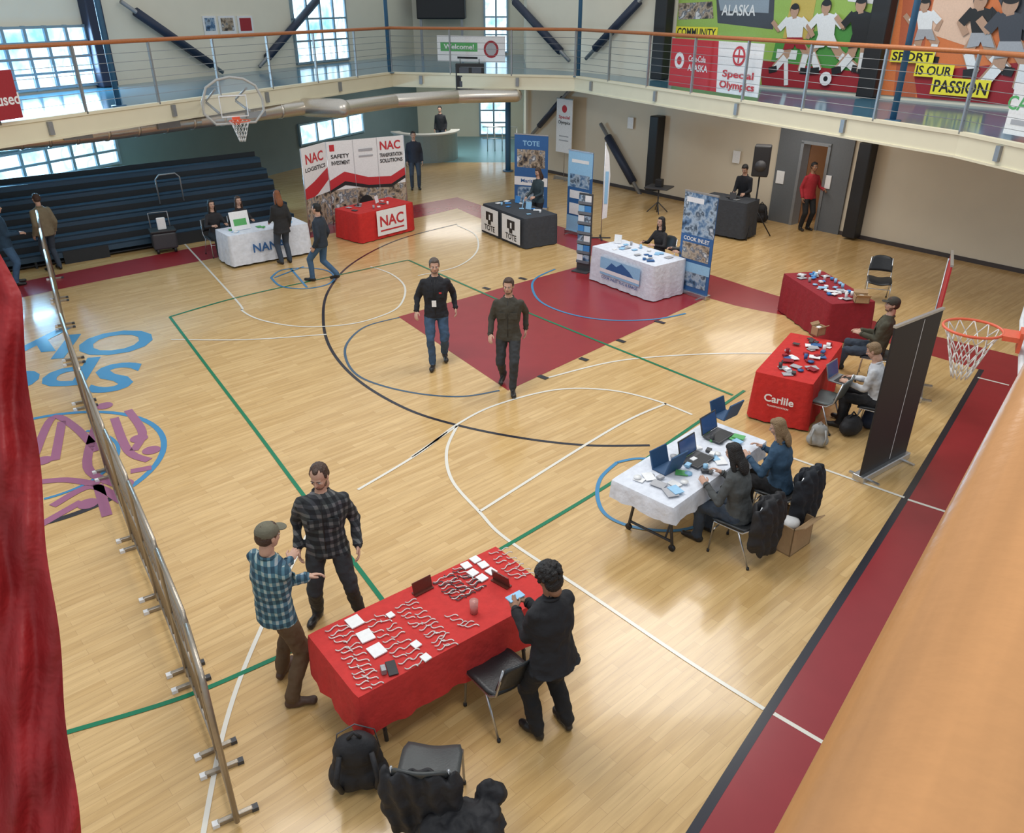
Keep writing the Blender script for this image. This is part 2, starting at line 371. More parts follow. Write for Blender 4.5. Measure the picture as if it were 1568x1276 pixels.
brace(LW0,ld,(200,18),(316,98));brace(LW0,ld,(478,0),(402,88));brace(RW0,rd,(795,2),(865,78));brace(RW0,rd,(985,2),(918,74));brace(RW0,rd,(937,208),(976,278))
brace(RW0,rd,(868,150),(832,192),r=.1)
mb=MB();a=on_wall(152,100,LW0,ld)[0];mb.box(NAVY,a-.25,a+.25,-.3,-.0,ZD+.01,9.3,frame(LW0,ld),.03);mb.obj('padded_column')
for px,y0,y1 in ((1004,204,290),(1307,254,366)):
    s,z=on_wall(px,y1,RW0,rd);mb=MB();mb.box(BLACK,s-.17,s+.17,-.35,0,max(z,0.05),2.4,M,.03);mb.obj('padded_column')
for px in (1020,1348):
    s,_=on_wall(px,80,RW0,rd);mb=MB();mb.box(BLACK,s-.22,s+.22,-.4,-.05,ZD+.02,6.6,M,.03)
    mb.box(STEEL,s-.1,s+.1,-.3,-.05,6.6,9.3,M);mb.obj('padded_column')
DU=mat('galvanised_duct',(.66,.6,.52),.28,.8,bump=.03)
mb=MB();P=[]
for x,y in ((-80,232),(0,222),(165,207),(330,186),(495,166)):
    P.append(at(x,y,2.83)+ln*.6)
P2=[at(520,168,2.83)+V((0,.3,0)),at(600,158,2.83)+V((0,.6,0)),at(700,148,2.83),at(790,146,2.83)]
for A,B in zip(P[:-1],P[1:]): mb.cyl(DU,A,B,.2,n=16,round_=True)
mb.cyl(DU,P[-1],P2[0],.25,.25,n=16,round_=True)
for A,B in zip(P2[:-1],P2[1:]): mb.cyl(DU,A,B,.2,n=16,round_=True)
for i in range(16):
    t=i/15*(len(P)-1);k=min(int(t),len(P)-2);c=P[k].lerp(P[k+1],t-k);dd=(P[k+1]-P[k]).normalized();mb.cyl(DU,c-dd*.03,c+dd*.03,.215,n=16)
    if i%3==1: mb.box(STEEL,-.3,.3,-.24,-.18,-.07,.07,Matrix.Translation(c)@frame((0,0,0),dd)); mb.cyl(STEEL,c,c+V((0,0,.25)),.01)
mb.obj('ventilation_duct',Matrix())
# ------------------------------------------------------------ flat printed panels
def panel(name,p,q,z0,z1,base,items,th=.02,stand=None,mb=None,back=None):
    p=V((p[0],p[1],0));q=V((q[0],q[1],0));x=(q-p);L=x.length;x.normalize();H=z1-z0
    n=V((x.y,-x.x,0))
    own=mb is None
    if own: mb=MB()
    M=Matrix(((x.x,0,n.x,p.x),(x.y,0,n.y,p.y),(0,1,0,z0),(0,0,0,1)))
    mb.box(back or base,0,L,0,H,-th,0,M)
    mb.poly(base,[(0,0,.0008),(L,0,.0008),(L,H,.0008),(0,H,.0008)],M)
    z=.002
    for it in items:
        z+=.0012;k=it[0];m=it[1]
        if k=='r': _,_,a,b,c,d=it;mb.poly(m,[(a*L,c*H,z),(b*L,c*H,z),(b*L,d*H,z),(a*L,d*H,z)],M)
        elif k=='t': mb.text(m,it[2],it[3],M@Matrix.Translation((it[4]*L,it[5]*H,z)))
        elif k=='tf': mb.text(m,it[2],.3,M@Matrix.Translation((0,0,z)),fit=(it[3]*L,it[4]*L,it[5]*H,it[6]*H))
        elif k=='e': _,_,cx,cy,rx,ry=it;mb.poly(m,[(cx*L+rx*math.cos(t),cy*H+ry*math.sin(t),z) for t in np.linspace(0,2*math.pi,24,endpoint=False)],M)
        elif k=='p': mb.poly(m,[(a*L,b*H,z) for a,b in it[2]],M)
        elif k=='l':
            P=it[2];w=it[3]
            for (a,b),(c,d) in zip(P[:-1],P[1:]):
                A=V((a*L,b*H,z));B=V((c*L,d*H,z));dd=(B-A).normalized();s=V((-dd.y,dd.x,0))*w/2
                mb.poly(m,[A-s-dd*w*.3,B-s+dd*w*.3,B+s+dd*w*.3,A+s-dd*w*.3],M);z+=.0004
    if stand=='roll':
        mb.box(CHROME,-.02,L+.02,-z0+.0,-z0+.09,-.1,.06,M,.01);mb.cyl(CHROME,(L/2,-z0+.05,-.05),(L/2,H,-.05),.012,M=M);mb.box(CHROME,-.01,L+.01,H-.01,H+.02,-.03,.01,M)
        for xx in (.12,L-.12): mb.box(CHROME,xx-.02,xx+.02,-z0,-z0+.02,-.22,.2,M)
    if own: return mb.obj(name)
def photo(key,cols,ns=3): return mat(key,kind='photo',col2=cols,ns=ns,bump=0,rough=.5)
PHB=photo('print_mountain_photo',[(.02,.05,.1),(.1,.2,.35),(.4,.5,.6),(.03,.06,.1),(.6,.65,.7)],5)
PHO=photo('print_industrial_photo',[(.02,.02,.03),(.2,.15,.1),(.5,.4,.3),(.1,.12,.15),(.7,.7,.7)],6)
LBL=mat('print_light_blue',(.3,.55,.78),.5,bump=0);DBL=mat('print_deep_blue',(.03,.12,.32),.5,bump=0);GRN=mat('print_green',(.1,.4,.12),.5,bump=0)
DRD=mat('print_dark_red',(.35,.02,.03),.5,bump=0);GREYT=mat('print_grey',(.4,.4,.42),.5,bump=0);ORG=mat('print_orange',(.72,.2,.06),.5,bump=0);SKN=mat('print_skin',(.5,.3,.2),.5,bump=0)
A=V((-5.3,20.75,0));B=V((-4.9,21.85,0));Cc=V((-3.0,23.05,0))
mb=MB()
panel('',A,B,.1,2.2,WHITE,[('p',RED,[(0,.35),(.5,.42),(1,.55),(1,.7),(.4,.58),(0,.52)]),('tf',RED,'NAC',.15,.85,.8,.92),('tf',BLACK,'LOGISTICS',.1,.9,.71,.76),('r',PHO,0,1,0,.4)],mb=mb)
panel('',B,Cc,.1,2.2,WHITE,[('r',PHO,0,1,0,.4),('p',RED,[(0,.4),(.2,.5),(.5,.42),(.8,.4),(1,.5),(1,.6),(.8,.5),(.5,.52),(.2,.62),(0,.52)]),('p',BLACK,[(0,.37),(.2,.45),(.5,.38),(.8,.36),(1,.46),(1,.5),(.8,.4),(.5,.42),(.2,.5),(0,.4)]),
 ('r',RED,.04,.1,.88,.96),('tf',BLACK,'SAFETY',.05,.28,.79,.84),('tf',BLACK,'INVESTMENT',.05,.28,.71,.76),('tf',RED,'NAC',.68,.95,.84,.95),('tf',BLACK,'TRANSPORTATION',.67,.97,.75,.8),('tf',BLACK,'SOLUTIONS',.67,.97,.68,.73),('r',GREYT,.332,.336,0,1),('r',GREYT,.64,.644,0,1),
 ('r',GREYT,.4,.58,.85,.88),('r',GREYT,.4,.58,.78,.8),('e',BLACK,.45,.2,.2,.2),('e',GREYT,.75,.2,.12,.12)],mb=mb)
for p_ in (A,B,Cc): mb.cyl(CHROME,(p_.x,p_.y,0.01),(p_.x,p_.y,2.2),.015)
mb.obj('trade_show_backdrop')
t=at(815,207,2.1)
panel('rollup_banner',(t.x-.5,t.y+.25),(t.x+.45,t.y-.15),.08,2.1,DBL,[('r',PHO,.08,.92,.55,.8),('tf',LBL,'TOTE',.25,.75,.85,.92),('r',WHITE,0,1,.3,.42),('r',PHB,.1,.9,.05,.28),('tf',DBL,'Maritime',.2,.8,.34,.39)],stand='roll')
panel('rollup_banner',(1.45,21.15),(2.02,20.55),.08,2.12,DBL,[('p',LBL,[(0,.55),(1,.7),(1,1),(0,1)]),('r',WHITE,.1,.9,.42,.52),('r',PHB,.1,.9,.56,.72),('r',WHITE,.15,.85,.86,.9),('r',LBL,0,1,0,.2),('r',WHITE,.1,.9,.22,.36)],stand='roll')
panel('rollup_banner',(3.5,16.35),(4.02,15.72),.08,2.1,DBL,[('r',PHB,0,1,.58,1),('r',WHITE,.08,.6,.9,.95),('r',PHO,.08,.92,.33,.5),('r',LBL,0,1,.2,.3),('r',PHB,.08,.92,.05,.2),('tf',WHITE,'COOK INLET',.1,.9,.52,.56)],stand='roll')
panel('rollup_banner',(4.47,8.7),(5.33,9.33),.08,2.12,mat('banner_back_black',(.02,.016,.016),.55,bump=0),[('r',WHITE,.6,.612,0.02,.98)],stand='roll')
a=V((6.25,11.0,0));b=V((6.62,11.75,0))
panel('rollup_banner',a,b,.08,2.15,RED,[('r',WHITE,.1,.9,.5,.8),('tf',RED,'WORK',.15,.85,.6,.7),('r',BLUEP,0,1,.1,.4)],stand='roll')
mb=MB();g=at(920,365);mb.cyl(CHROME,(g.x,g.y,.03),(g.x,g.y,2.4),.012);mb.box(DKGREY,g.x-.25,g.x+.25,g.y-.02,g.y+.02,0,.03);mb.box(DKGREY,g.x-.02,g.x+.02,g.y-.25,g.y+.25,0,.03)
P=[(g.x,g.y-.01,.5),(g.x+.12,g.y-.05,.55),(g.x+.15,g.y-.05,1.6),(g.x+.1,g.y-.03,2.1),(g.x,g.y-.01,2.35)];mb.poly(WHITE,P);mb.poly(LBL,[(g.x+.03,g.y-.03,.9),(g.x+.11,g.y-.055,.9),(g.x+.11,g.y-.055,1.7),(g.x+.03,g.y-.03,1.7)]);mb.obj('feather_flag')
a=on_wall(864,225,RW0,rd)[0];p_=RW0+rd*(a+.1)-V((-rd.y,rd.x,0))*.5
panel('rollup_banner',p_,p_+rd*.75,.9,2.6,WHITE,[('e',RED,.5,.82,.12,.12),('tf',RED,'Special',.15,.85,.62,.7),('tf',BLACK,'Olympics',.12,.88,.52,.6),('r',GREYT,.2,.8,.3,.32),('r',GREYT,.2,.8,.22,.24)],stand='roll')
g=at(893,415);mb=MB();Mr=place(g,215);mb.box(DKGREY,-.17,.17,-.02,.02,.02,1.75,Mr,.005);mb.box(DKGREY,-.2,.2,-.2,.2,0,.03,Mr,.005)
for i in range(7):
    z=.2+i*.22;mb.box(mat('clear_tray',(.15,.17,.2),.2),-.16,.16,.02,.07,z,z+.06,Mr)
    for j in (-1,1): mb.box([BLUEP,WHITE,LBL,PHB][(i+j)%4],-.075+j*.08,.075+j*.08,.03,.05,z+.01,z+.19,Mr)
mb.obj('brochure_rack')
def bal(px0,y0,px1,y1,hb,ht,name,base,items):
    a=at(px0,y0,ZD);b=at(px1,y1,ZD);a.z=b.z=0;x=(b-a).normalized();n=V((x.y,-x.x,0))*.1
    panel(name,a+n,b+n,ZD+hb,ZD+ht,base,items)
bal(673,111,775,114,.35,1.1,'railing_banner',WHITE,[('r',GRN,.05,.6,.4,.75),('tf',WHITE,'Welcome!',.1,.55,.48,.68),('e',DRD,.8,.5,.25,.25),('e',GREYT,.8,.5,.18,.18),('r',BLACK,.3,.6,.12,.2)])
bal(1028,135,1164,155,.08,1.22,'railing_banner',WHITE,[('r',RED,0,.54,0,1),('p',RED,[(.54,0),(.57,0),(.54,1)]),('e',WHITE,.11,.55,.2,.2),('e',RED,.11,.55,.1,.1),('tf',WHITE,'Coca-Cola',.22,.42,.55,.68),('tf',WHITE,'ALASKA',.22,.45,.36,.5),('e',RED,.77,.74,.22,.22),('e',WHITE,.77,.74,.16,.16),('l',RED,[(.71,.74),(.83,.74)],.05),('l',RED,[(.77,.62),(.77,.86)],.05),('tf',RED,'Special',.62,.94,.28,.46),('tf',RED,'Olympics',.6,.96,.06,.25)])
bal(1540,213,1620,228,.1,.9,'railing_banner',WHITE,[('t',GRN,'CASA',.3,.3,.6),('r',GREYT,.1,.9,.2,.3)])
bal(-70,204,32,188,.1,.95,'railing_banner',DRD,[('t',WHITE,'focused',.28,.72,.4)])
a=at(720,113,ZD);Mx=place((a.x,a.y-.2,0),180)
mb=MB();mb.box(BLACK,-.45,.45,-.1,.12,2.85,3.72,Mx,.02)
for (sx,sz) in ((-.25,3.45),(.15,3.45),(-.25,3.05),(.15,3.05)): mb.box(mat('led_off',(.07,.08,.1),.3),sx-.12,sx+.18,.12,.13,sz-.12,sz+.16,Mx)
for s_ in (-.3,.3): mb.cyl(STEEL,(s_,0,3.7),(s_,.0,3.85),.02,M=Mx)
mb.obj('scoreboard')
def wpanel(name,o,d,x0,x1,yt,yb,base,items,off=.03,z0=None,z1=None):
    r=wrect(x0,yt,x1,yb,o,d);n=V((d.y,-d.x,0))
    panel(name,o+d*r[0]+n*off,o+d*r[1]+n*off,z0 if z0 is not None else r[2],z1 if z1 is not None else r[3],base,items)
for x0,x1,k in ((311,331,PHB),(335,360,PHO),(364,387,DRD)):
    wpanel('poster',LW0,ld,x0,x1,24,57,WHITE,[('r',k,.12,.88,.3,.9)])
MH=3.0;MZ=ZD+.08
def mural(x0,x1,base,build):
    r=wrect(x0,0,x1,100,RW0,rd);W=r[1]-r[0]
    def fp(px,py):
        s,z=on_wall(px,py,RW0,rd);return (min(max((s-r[0])/W,0),1),min(max((z-MZ)/MH,0),1))
    n=V((rd.y,-rd.x,0));panel('mural_banner',RW0+rd*r[0]+n*.03,RW0+rd*r[1]+n*.03,MZ,MZ+MH,base,build(fp))
def ath(fp,x,y,h,top,sh,fl=1,sock=WHITE,run=1):
    q=lambda a,b:fp(x+fl*a*h,y+b*h);w=h/62
    K=lambda *P:[q(*p_) for p_ in P]
    def cc(pts): return pts if fl<0 else pts[::-1]
    L=[('l',SKN,K((-.06,.5),(-.14*run,.72),(-.3*run,.9)),.12*w),('l',sock,K((-.17*run,.77),(-.3*run,.92)),.1*w),('l',SKN,K((.06,.5),(.17*run,.68),(.1*run,.92)),.12*w),('l',sock,K((.155*run,.74),(.1*run,.94)),.1*w),
     ('l',BLACK,K((-.3*run,.93),(-.38*run,.95)),.09*w),('l',BLACK,K((.1*run,.96),(.2*run,.97)),.09*w),
     ('l',SKN,K((-.14,.2),(-.25,.33),(-.33,.22)),.07*w),('l',SKN,K((.14,.2),(.26,.32),(.2,.45)),.07*w),('l',top,K((-.12,.19),(-.22,.3)),.1*w),('l',top,K((.12,.19),(.22,.3)),.1*w),
     ('p',top,cc(K((-.15,.16),(-.11,.48),(.11,.48),(.15,.16),(.05,.13),(-.05,.13)))),('p',sh,cc(K((-.12,.45),(-.18,.64),(-.02,.62),(0,.56),(.03,.62),(.18,.64),(.12,.45)))),('l',SKN,K((0,.14),(0,.06)),.07*w)]
    hx,hy=q(0,.05);L+=[('e',BLACK,hx,hy+.014,.08*w,.085*w),('e',SKN,hx,hy,.07*w,.085*w),('e',BLACK,hx,hy+.03,.072*w,.035*w)]
    return L
LIME=mat('print_lime',(.33,.5,.1),.5,bump=0);FGR=mat('print_field_green',(.08,.3,.06),.5,bump=0);SKY=mat('print_sky_dusk',(.3,.36,.42),.5,bump=0);PCH=mat('print_peach',(.82,.55,.4),.5,bump=0);RST=mat('print_rust',(.5,.12,.05),.5,bump=0);CHAR=mat('print_charcoal',(.06,.065,.08),.5,bump=0)
def m1(fp):
    Q=lambda *P:[fp(*p_) for p_ in P][::-1]
    return [('p',LIME,Q((1036,-60),(1345,-60),(1345,150),(1036,150))),('p',FGR,Q((1190,60),(1345,30),(1345,150),(1170,150))),('p',CHAR,Q((1095,-60),(1190,-60),(1185,45),(1100,35))),('p',SKY,Q((1100,-10),(1180,-10),(1178,20),(1104,16))),
     ('p',PHO,Q((1040,5),(1092,2),(1094,28),(1040,30))),('p',DRD,Q((1165,92),(1345,112),(1345,160),(1165,150))),('p',mat('print_gold',(.6,.45,.1),.5,bump=0),Q((1228,-60),(1262,-60),(1240,60),(1200,58))),('p',WHITE,Q((1290,-20),(1340,-20),(1342,6),(1300,2))),
     ('r',YEL,0,.25,fp(1070,58)[1],fp(1070,41)[1]),('tf',BLACK,'COMMUNITY',.01,.24,fp(1070,56)[1],fp(1070,43)[1]),('tf',WHITE,'ALASKA',fp(1108,5)[0],fp(1160,5)[0],fp(1135,24)[1],fp(1135,7)[1]),
     ('l',WHITE,[fp(1205,78),fp(1205,128)],.12),('l',WHITE,[fp(1194,82),fp(1218,84)],.22)]+ath(fp,1219,12,100,WHITE,DRD,1)+ath(fp,1268,6,106,WHITE,WHITE,-1,run=1.3)+ath(fp,1322,2,112,BLACK,BLACK,1)+[('e',WHITE,*fp(1268,120),.16,.16),('e',BLACK,*fp(1268,120),.06,.06)]
def m2(fp):
    Q=lambda *P:[fp(*p_) for p_ in P][::-1]
    def tb(s,a,b,t,u,c):
        xa=fp(a,t)[0];xb=fp(b,t)[0];y0=fp(c,u)[1];y1=fp(c,t)[1];k=(y1-y0)*.14;kx=(xb-xa)*.04
        return [('r',YEL,xa,xb,y0,y1),('tf',BLACK,s,xa+kx,xb-kx,y0+k,y1-k)]
    return [('p',RST,Q((1366,-60),(1440,-60),(1400,160),(1366,160))),('p',PCH,Q((1440,-40),(1540,-60),(1480,70),(1420,50))),('p',DRD,Q((1400,110),(1568,95),(1568,180),(1400,175))),('p',CHAR,Q((1530,0),(1640,-40),(1640,80),(1560,60)))]+ath(fp,1418,4,90,WHITE,GREYT,1)+ath(fp,1504,-4,120,BLACK,GREYT,-1)+ath(fp,1550,0,140,CHAR,GREYT,1)+tb('SPORT',1369,1436,77,96,1400)+tb('IS OUR',1406,1466,98,118,1435)+tb('PASSION',1432,1523,120,147,1477)
mural(1036,1332,LIME,m1);mural(1368,1660,ORG,m2)
mb=MB();a=on_wall(700,20,BO,BD)[0];M2=frame(BO,BD);mb.box(BLACK,a-1.6,a+.4,-1.2,-.2,ZD+1.4,6.5,M2,.05);mb.box(STEEL,a-1.5,a-1.4,-1.1,-1.0,ZD,ZD+1.4,M2);mb.box(STEEL,a+.2,a+.3,-1.1,-1.0,ZD,ZD+1.4,M2);mb.obj('ac_cabinet')
mb=MB();
for k in range(5):
    x=.2-k*.3;mb.cyl(CHROME,(x,34,0),(x,34,.95),.02)
mb.tube(CHROME,[(-1.2,34,.95),(.2,34,.95)],.025);mb.tube(CHROME,[(-1.2,34,.5),(.2,34,.5)],.02);mb.obj('lobby_guard_rail')
g=at(648,250);mb=MB();CT=mat('counter_grey',(.28,.34,.33),.4)
for i in range(14):
    a0=math.radians(200+i*12);a1=math.radians(212+i*12)
    for r0,r1,z0,z1,mm in ((1.2,1.25,0,1.0,CT),(1.0,1.35,1.0,1.05,mat('counter_top',(.6,.6,.56),.3))):
        c=g+V((0,1.2,0));f=lambda r,a,z:V((c.x+r*math.cos(a),c.y+r*math.sin(a),z))
        mb.add([f(r0,a0,z0),f(r1,a0,z0),f(r1,a1,z0),f(r0,a1,z0),f(r0,a0,z1),f(r1,a0,z1),f(r1,a1,z1),f(r0,a1,z1)],[(3,2,1,0),(4,5,6,7),(1,2,6,5),(0,4,7,3),(0,1,5,4),(2,3,7,6)],mm)
mb.obj('reception_counter')
# ------------------------------------------------------------ bleachers
BLN=mat('bleacher_navy',(.03,.065,.105),.4);BLF=mat('bleacher_black',(.015,.018,.022),.6)
b0=at(-60,432);b1=at(452,345);bd=(b1-b0).normalized();Mb=frame(b0,bd);BLg=(b1-b0).length
mb=MB()
for i in range(6):
    y=i*.36;z=.32+i*.25
    mb.box(BLN,0,BLg,y,y+.26,z-.05,z,Mb,.01);mb.box(BLN,0,BLg,y,y+.02,z-.16,z,Mb);mb.box(BLF,0,BLg,y+.34,y+.36,0,z+.12,Mb)
    mb.box(BLF,0,BLg,y+.06,y+.34,z-.27,z-.24,Mb)
    x=0
    while x<BLg: mb.box(BLF,x,x+.05,y+.03,y+.3,0,z-.05,Mb);x+=1.5
for x in (BLg*.33,BLg*.66): mb.box(BLF,x-.5,x+.5,-.02,.05,.0,.3,Mb)
mb.tube(STEEL,[V((BLg-3.2,.8,.9)),V((BLg-3.2,.8,1.5)),V((BLg-3.1,.8,1.6)),V((BLg-2.7,.8,1.6)),V((BLg-2.6,.8,1.5)),V((BLg-2.6,.8,.9))],.02,M=Mb)
mb.obj('bleachers')
# ------------------------------------------------------------ basketball hoops
def hoop(name,rc,az,fan=True):
    M=place((rc.x,rc.y,0),az);z=3.05;mb=MB()
    mb.tube(ORANGE,[(.228*math.cos(t),.228*math.sin(t),z) for t in np.linspace(0,2*math.pi,28,endpoint=False)],.012,M=M,closed=True)
    mb.box(ORANGE,-.1,.1,-.34,-.22,z-.03,z+.01,M);mb.box(ORANGE,-.09,.09,-.37,-.34,z-.12,z+.05,M)
    NET=mat('net_cord',(.8,.78,.75),.8,bump=0)
    n=12
    for lv in range(5):
        r0=.225-.028*lv-(.02 if lv else 0);r1=.225-.028*(lv+1)-.02;z0=z-.09*lv;z1=z-.09*(lv+1)
        for i in range(n):
            a0=2*math.pi*(i+(lv%2)*.5)/n
            for sg in (-.5,.5):
                a1=a0+sg*2*math.pi/n;mb.cyl(NET,(r0*math.cos(a0),r0*math.sin(a0),z0),(r1*math.cos(a1),r1*math.sin(a1),z1),.0055,n=4,M=M)
    y=-.4
    GLS=mat('backboard_acrylic',(.75,.8,.82),.1,alpha=.15,bump=0)
    if fan:
        pts=[(-.45,2.95),(.45,2.95),(.68,3.2),(.68,3.45),(.55,3.75),(.3,3.9),(0,3.95),(-.3,3.9),(-.55,3.75),(-.68,3.45),(-.68,3.2)]
    else: pts=[(-.9,2.9),(.9,2.9),(.9,3.95),(-.9,3.95)]
    mb.poly(GLS,[(a,y,b) for a,b in pts],M);mb.tube(WHITE if not fan else mat('backboard_frame',(.45,.45,.43),.4),[(a,y,b) for a,b in pts],.03,M=M,closed=True)
    mb.tube(WHITE,[(-.3,y+.02,3.1),(.3,y+.02,3.1),(.3,y+.02,3.55),(-.3,y+.02,3.55)],.022,M=M,closed=True,n=4)
    for s in (-.35,.35):
        mb.cyl(STEEL,(s,y-.03,3.2),(s,y-1.3,3.3),.03,M=M);mb.cyl(STEEL,(s,y-.03,3.7),(s,y-1.3,3.35),.025,M=M)
    mb.obj(name)
hoop('basketball_hoop',at(367,185,3.05),150)
hoop('basketball_hoop',at(1490,503,3.05),-60,False)
# ------------------------------------------------------------ tables
def drape(mb,m,L,W,H,drop,amp=.02,flare=.03,seed=0):
    per=[];n1=max(8,int(L/.06));n2=max(6,int(W/.06))
    for i in range(n1): per.append((L*i/n1,0,0,-1))
    for i in range(n2): per.append((L,W*i/n2,1,0))
    for i in range(n1): per.append((L-L*i/n1,W,0,1))
    for i in range(n2): per.append((0,W-W*i/n2,-1,0))
    rnd=random.Random(seed);K=len(per);ph=rnd.random()*6
    rows=[]
    nr=6
    for r in range(nr+1):
        t=r/nr;row=[]
        for i,(x,y,nx,ny) in enumerate(per):
            s=i/K*2*math.pi
            wv=amp*t*(math.sin(s*17+ph)+.6*math.sin(s*29+ph*2))
            o=(.008 if r==0 else .016)+flare*t+wv
            row.append((x+nx*o,y+ny*o,H-drop*t+(.006*math.sin(s*9) if r==nr and drop<H-.08 else 0)))
        rows.append(row)
    vs=[p for r in rows for p in r];fs=[]
    for r in range(nr):
        for i in range(K):
            j=(i+1)%K;fs.append((r*K+i,(r+1)*K+i,(r+1)*K+j,r*K+j))
    mb.add(vs,fs,m,True);mb.poly(m,[(x+nx*.008,y+ny*.008,H) for x,y,nx,ny in per])
def legs(mb,L,W,H,wheels=False):
    mb.box(mat('table_core',(.6,.6,.58),.5),0.01,L-.01,.01,W-.01,H-.035,H-.004)
    for x in (.25,L-.25):
        for y in (.1,W-.1):
            mb.cyl(DKGREY,(x,y,.06 if wheels else 0),(x,y+(.1 if y<W/2 else -.1),H-.04),.018)
            if wheels: mb.cyl(BLACK,(x-.015,y,.04),(x+.015,y,.04),.04)
        mb.cyl(DKGREY,(x,.1,.12),(x,W-.1,.12),.016);mb.cyl(DKGREY,(x,.2,.12),(L/2,W/2,H-.05),.012)
def table(name,p,q,L,W,m,drop,H=.75,wheels=False,seed=1,flare=.03,extra=None):
    p=V((p[0],p[1],0));d=V((q[0],q[1],0))-p;M=frame(p,d);mb=MB();legs(mb,L,W,H,wheels);drape(mb,m,L,W,H,drop,seed=seed,flare=flare,amp=.014)
    if extra: extra(mb)
    mb.obj(name,M);return M
RC1=cloth('red_tablecloth',(.56,.032,.028));RC2=cloth('maroon_tablecloth',(.28,.012,.022));WC=cloth('white_tablecloth',(.70,.73,.8));RC3=cloth('bright_red_tablecloth',(.56,.022,.018))
BC=cloth('charcoal_tablecloth',(.04,.045,.055))
FX=Matrix(((1,0,0,0),(0,0,-1,0),(0,1,0,0),(0,0,0,1)))
def ftx(mb,m,st,size,x,z,y): mb.text(m,st,size,Matrix.Translation((x,y,z))@FX)
def fquad(mb,m,x0,x1,z0,z1,y): mb.poly(m,[(x0,y,z0),(x1,y,z0),(x1,y,z1),(x0,y,z1)])
p=at(548,1068,.75);a=at(487,965,.75);b=at(768,833,.75)
T1=table('red_display_table',p,p+(b-a),1.98,.86,RC1,.42)
p=at(1030,778,.75);a=at(942,715,.75);b=at(1085,628,.75)
T2=table('white_display_table',p,p+(b-a),2.0,.8,WC,.2,wheels=True)
def ex(mb):
    Mt=Matrix.Translation((-.075,.4,.42))@Matrix.Rotation(-math.pi/2,4,'Z')@FX
    mb.text(WHITE,'Carlile',.16,Mt);Mt=Matrix.Translation((-.075,.4,.31))@Matrix.Rotation(-math.pi/2,4,'Z')@FX;mb.text(WHITE,'TRANSPORTATION',.035,Mt)
T3=table('red_logo_table',(4.19,10.05),(5.16,11.55),1.8,.8,RC3,.72,extra=ex)
T4=table('maroon_display_table',(6.45,13.5),(6.28,14.5),1.8,.82,RC2,.73)
def ex(mb):
    y=-.075;fquad(mb,LBL,.35,1.55,.25,.62,y-.003);mb.poly(DBL,[(.5,y-.006,.36),(1.4,y-.006,.36),(1.25,y-.006,.48),(1.0,y-.006,.6),(.85,y-.006,.5),(.7,y-.006,.55)])
    mb.poly(WHITE,[(.35,y-.008,.3),(1.55,y-.008,.3),(1.55,y-.008,.38),(.35,y-.008,.38)]);mb.text(DBL,'COOK INLET TUG & BARGE',.11,Matrix.Translation((0,y-.004,0))@FX,fit=(.4,1.5,.16,.22))
T5=table('white_logo_table',(1.76,17.1),(2.87,15.6),1.87,.9,WC,.73,extra=ex)
def ex(mb):
    for x0 in (.02,1.05):
        fquad(mb,WHITE,x0,x0+.85,.08,.72,-.085);fquad(mb,BLACK,x0+.25,x0+.6,.4,.62,-.09);fquad(mb,WHITE,x0+.4,x0+.47,.3,.56,-.093);fquad(mb,BLACK,x0+.36,x0+.5,.3,.42,-.096);ftx(mb,BLACK,'TOTE',.2,x0+.43,.2,-.09)
T6=table('charcoal_logo_table',(-.755,21.2),(.336,19.5),2.0,.95,BC,.73,extra=ex)
def ex(mb):
    fquad(mb,WHITE,.5,1.5,.1,.745,-.075);mb.text(RED,'NAC',.42,Matrix.Translation((0,-.08,0))@FX,fit=(.6,1.4,.32,.6));fquad(mb,RED,.6,1.4,.2,.24,-.08)
T7=table('red_runner_table',(-3.83,20.0),(-2.78,21.2),1.8,.95,RC3,.73,extra=ex)
def ex(mb): mb.text(DBL,'NANA',.36,Matrix.Translation((0,-.08,0))@FX,fit=(.5,1.3,.3,.5))
T8=table('white_cloth_table',(-6.43,17.9),(-4.92,19.1),1.93,.8,WC,.7,extra=ex)
T9=table('black_cloth_table',(4.95,21.15),(5.95,20.25),1.3,.7,BC,.9,H=.95)
def clutter(name,M,L,W,H,n,cols,seed,stand=1):
    r=random.Random(seed);mb=MB()
    for i in range(n):
        x=r.uniform(.12,L-.15);y=r.uniform(.12,W-.15);a=r.uniform(-.7,.7);Mi=Matrix.Translation((x,y,H+.002+i*.0006))@Matrix.Rotation(a,4,'Z')
        c=cols[i%len(cols)];k=r.random()
        if k<.5: s_=r.uniform(.6,1.1);mb.box(c,-.06*s_,.06*s_,-.08*s_,.08*s_,0,.008,Mi)
        elif k<.75: mb.box(c,-.04,.04,-.03,.03,0,.03,Mi,.004)
        elif k<.88: mb.cyl(c,(0,0,0),(0,0,.08),.025,.028,M=Mi)
        elif stand: mb.box(c,-.08,.08,-.01,.01,0,.18,Mi@Matrix.Rotation(-.2,4,'X'))
        else: mb.cyl(c,(0,0,0),(0,0,.012),.045,M=Mi)
    mb.obj(name,M)
clutter('brochure_assortment',T4,1.8,.8,.755,46,[WHITE,LBL,GREYT,WHITE,BLUEP],3,0)
clutter('brochure_assortment',T5,1.87,.9,.755,22,[WHITE,LBL,DBL,GREYT],4)
clutter('brochure_assortment',T6,2.0,.95,.755,14,[LBL,WHITE,BLUEP],5)
clutter('brochure_assortment',T7,1.8,.95,.755,12,[WHITE,DKGREY,GREYT],6)
clutter('brochure_assortment',T8,1.93,.8,.755,12,[WHITE,LBL,GRN],8)
clutter('brochure_assortment',T3,1.8,.8,.755,40,[DBL,GREYT,DKGREY,WHITE,RC2],9,0)
clutter('brochure_assortment',T2,2.0,.8,.755,40,[WHITE,GRN,LBL,WHITE,DKGREY,GREYT],10,0)
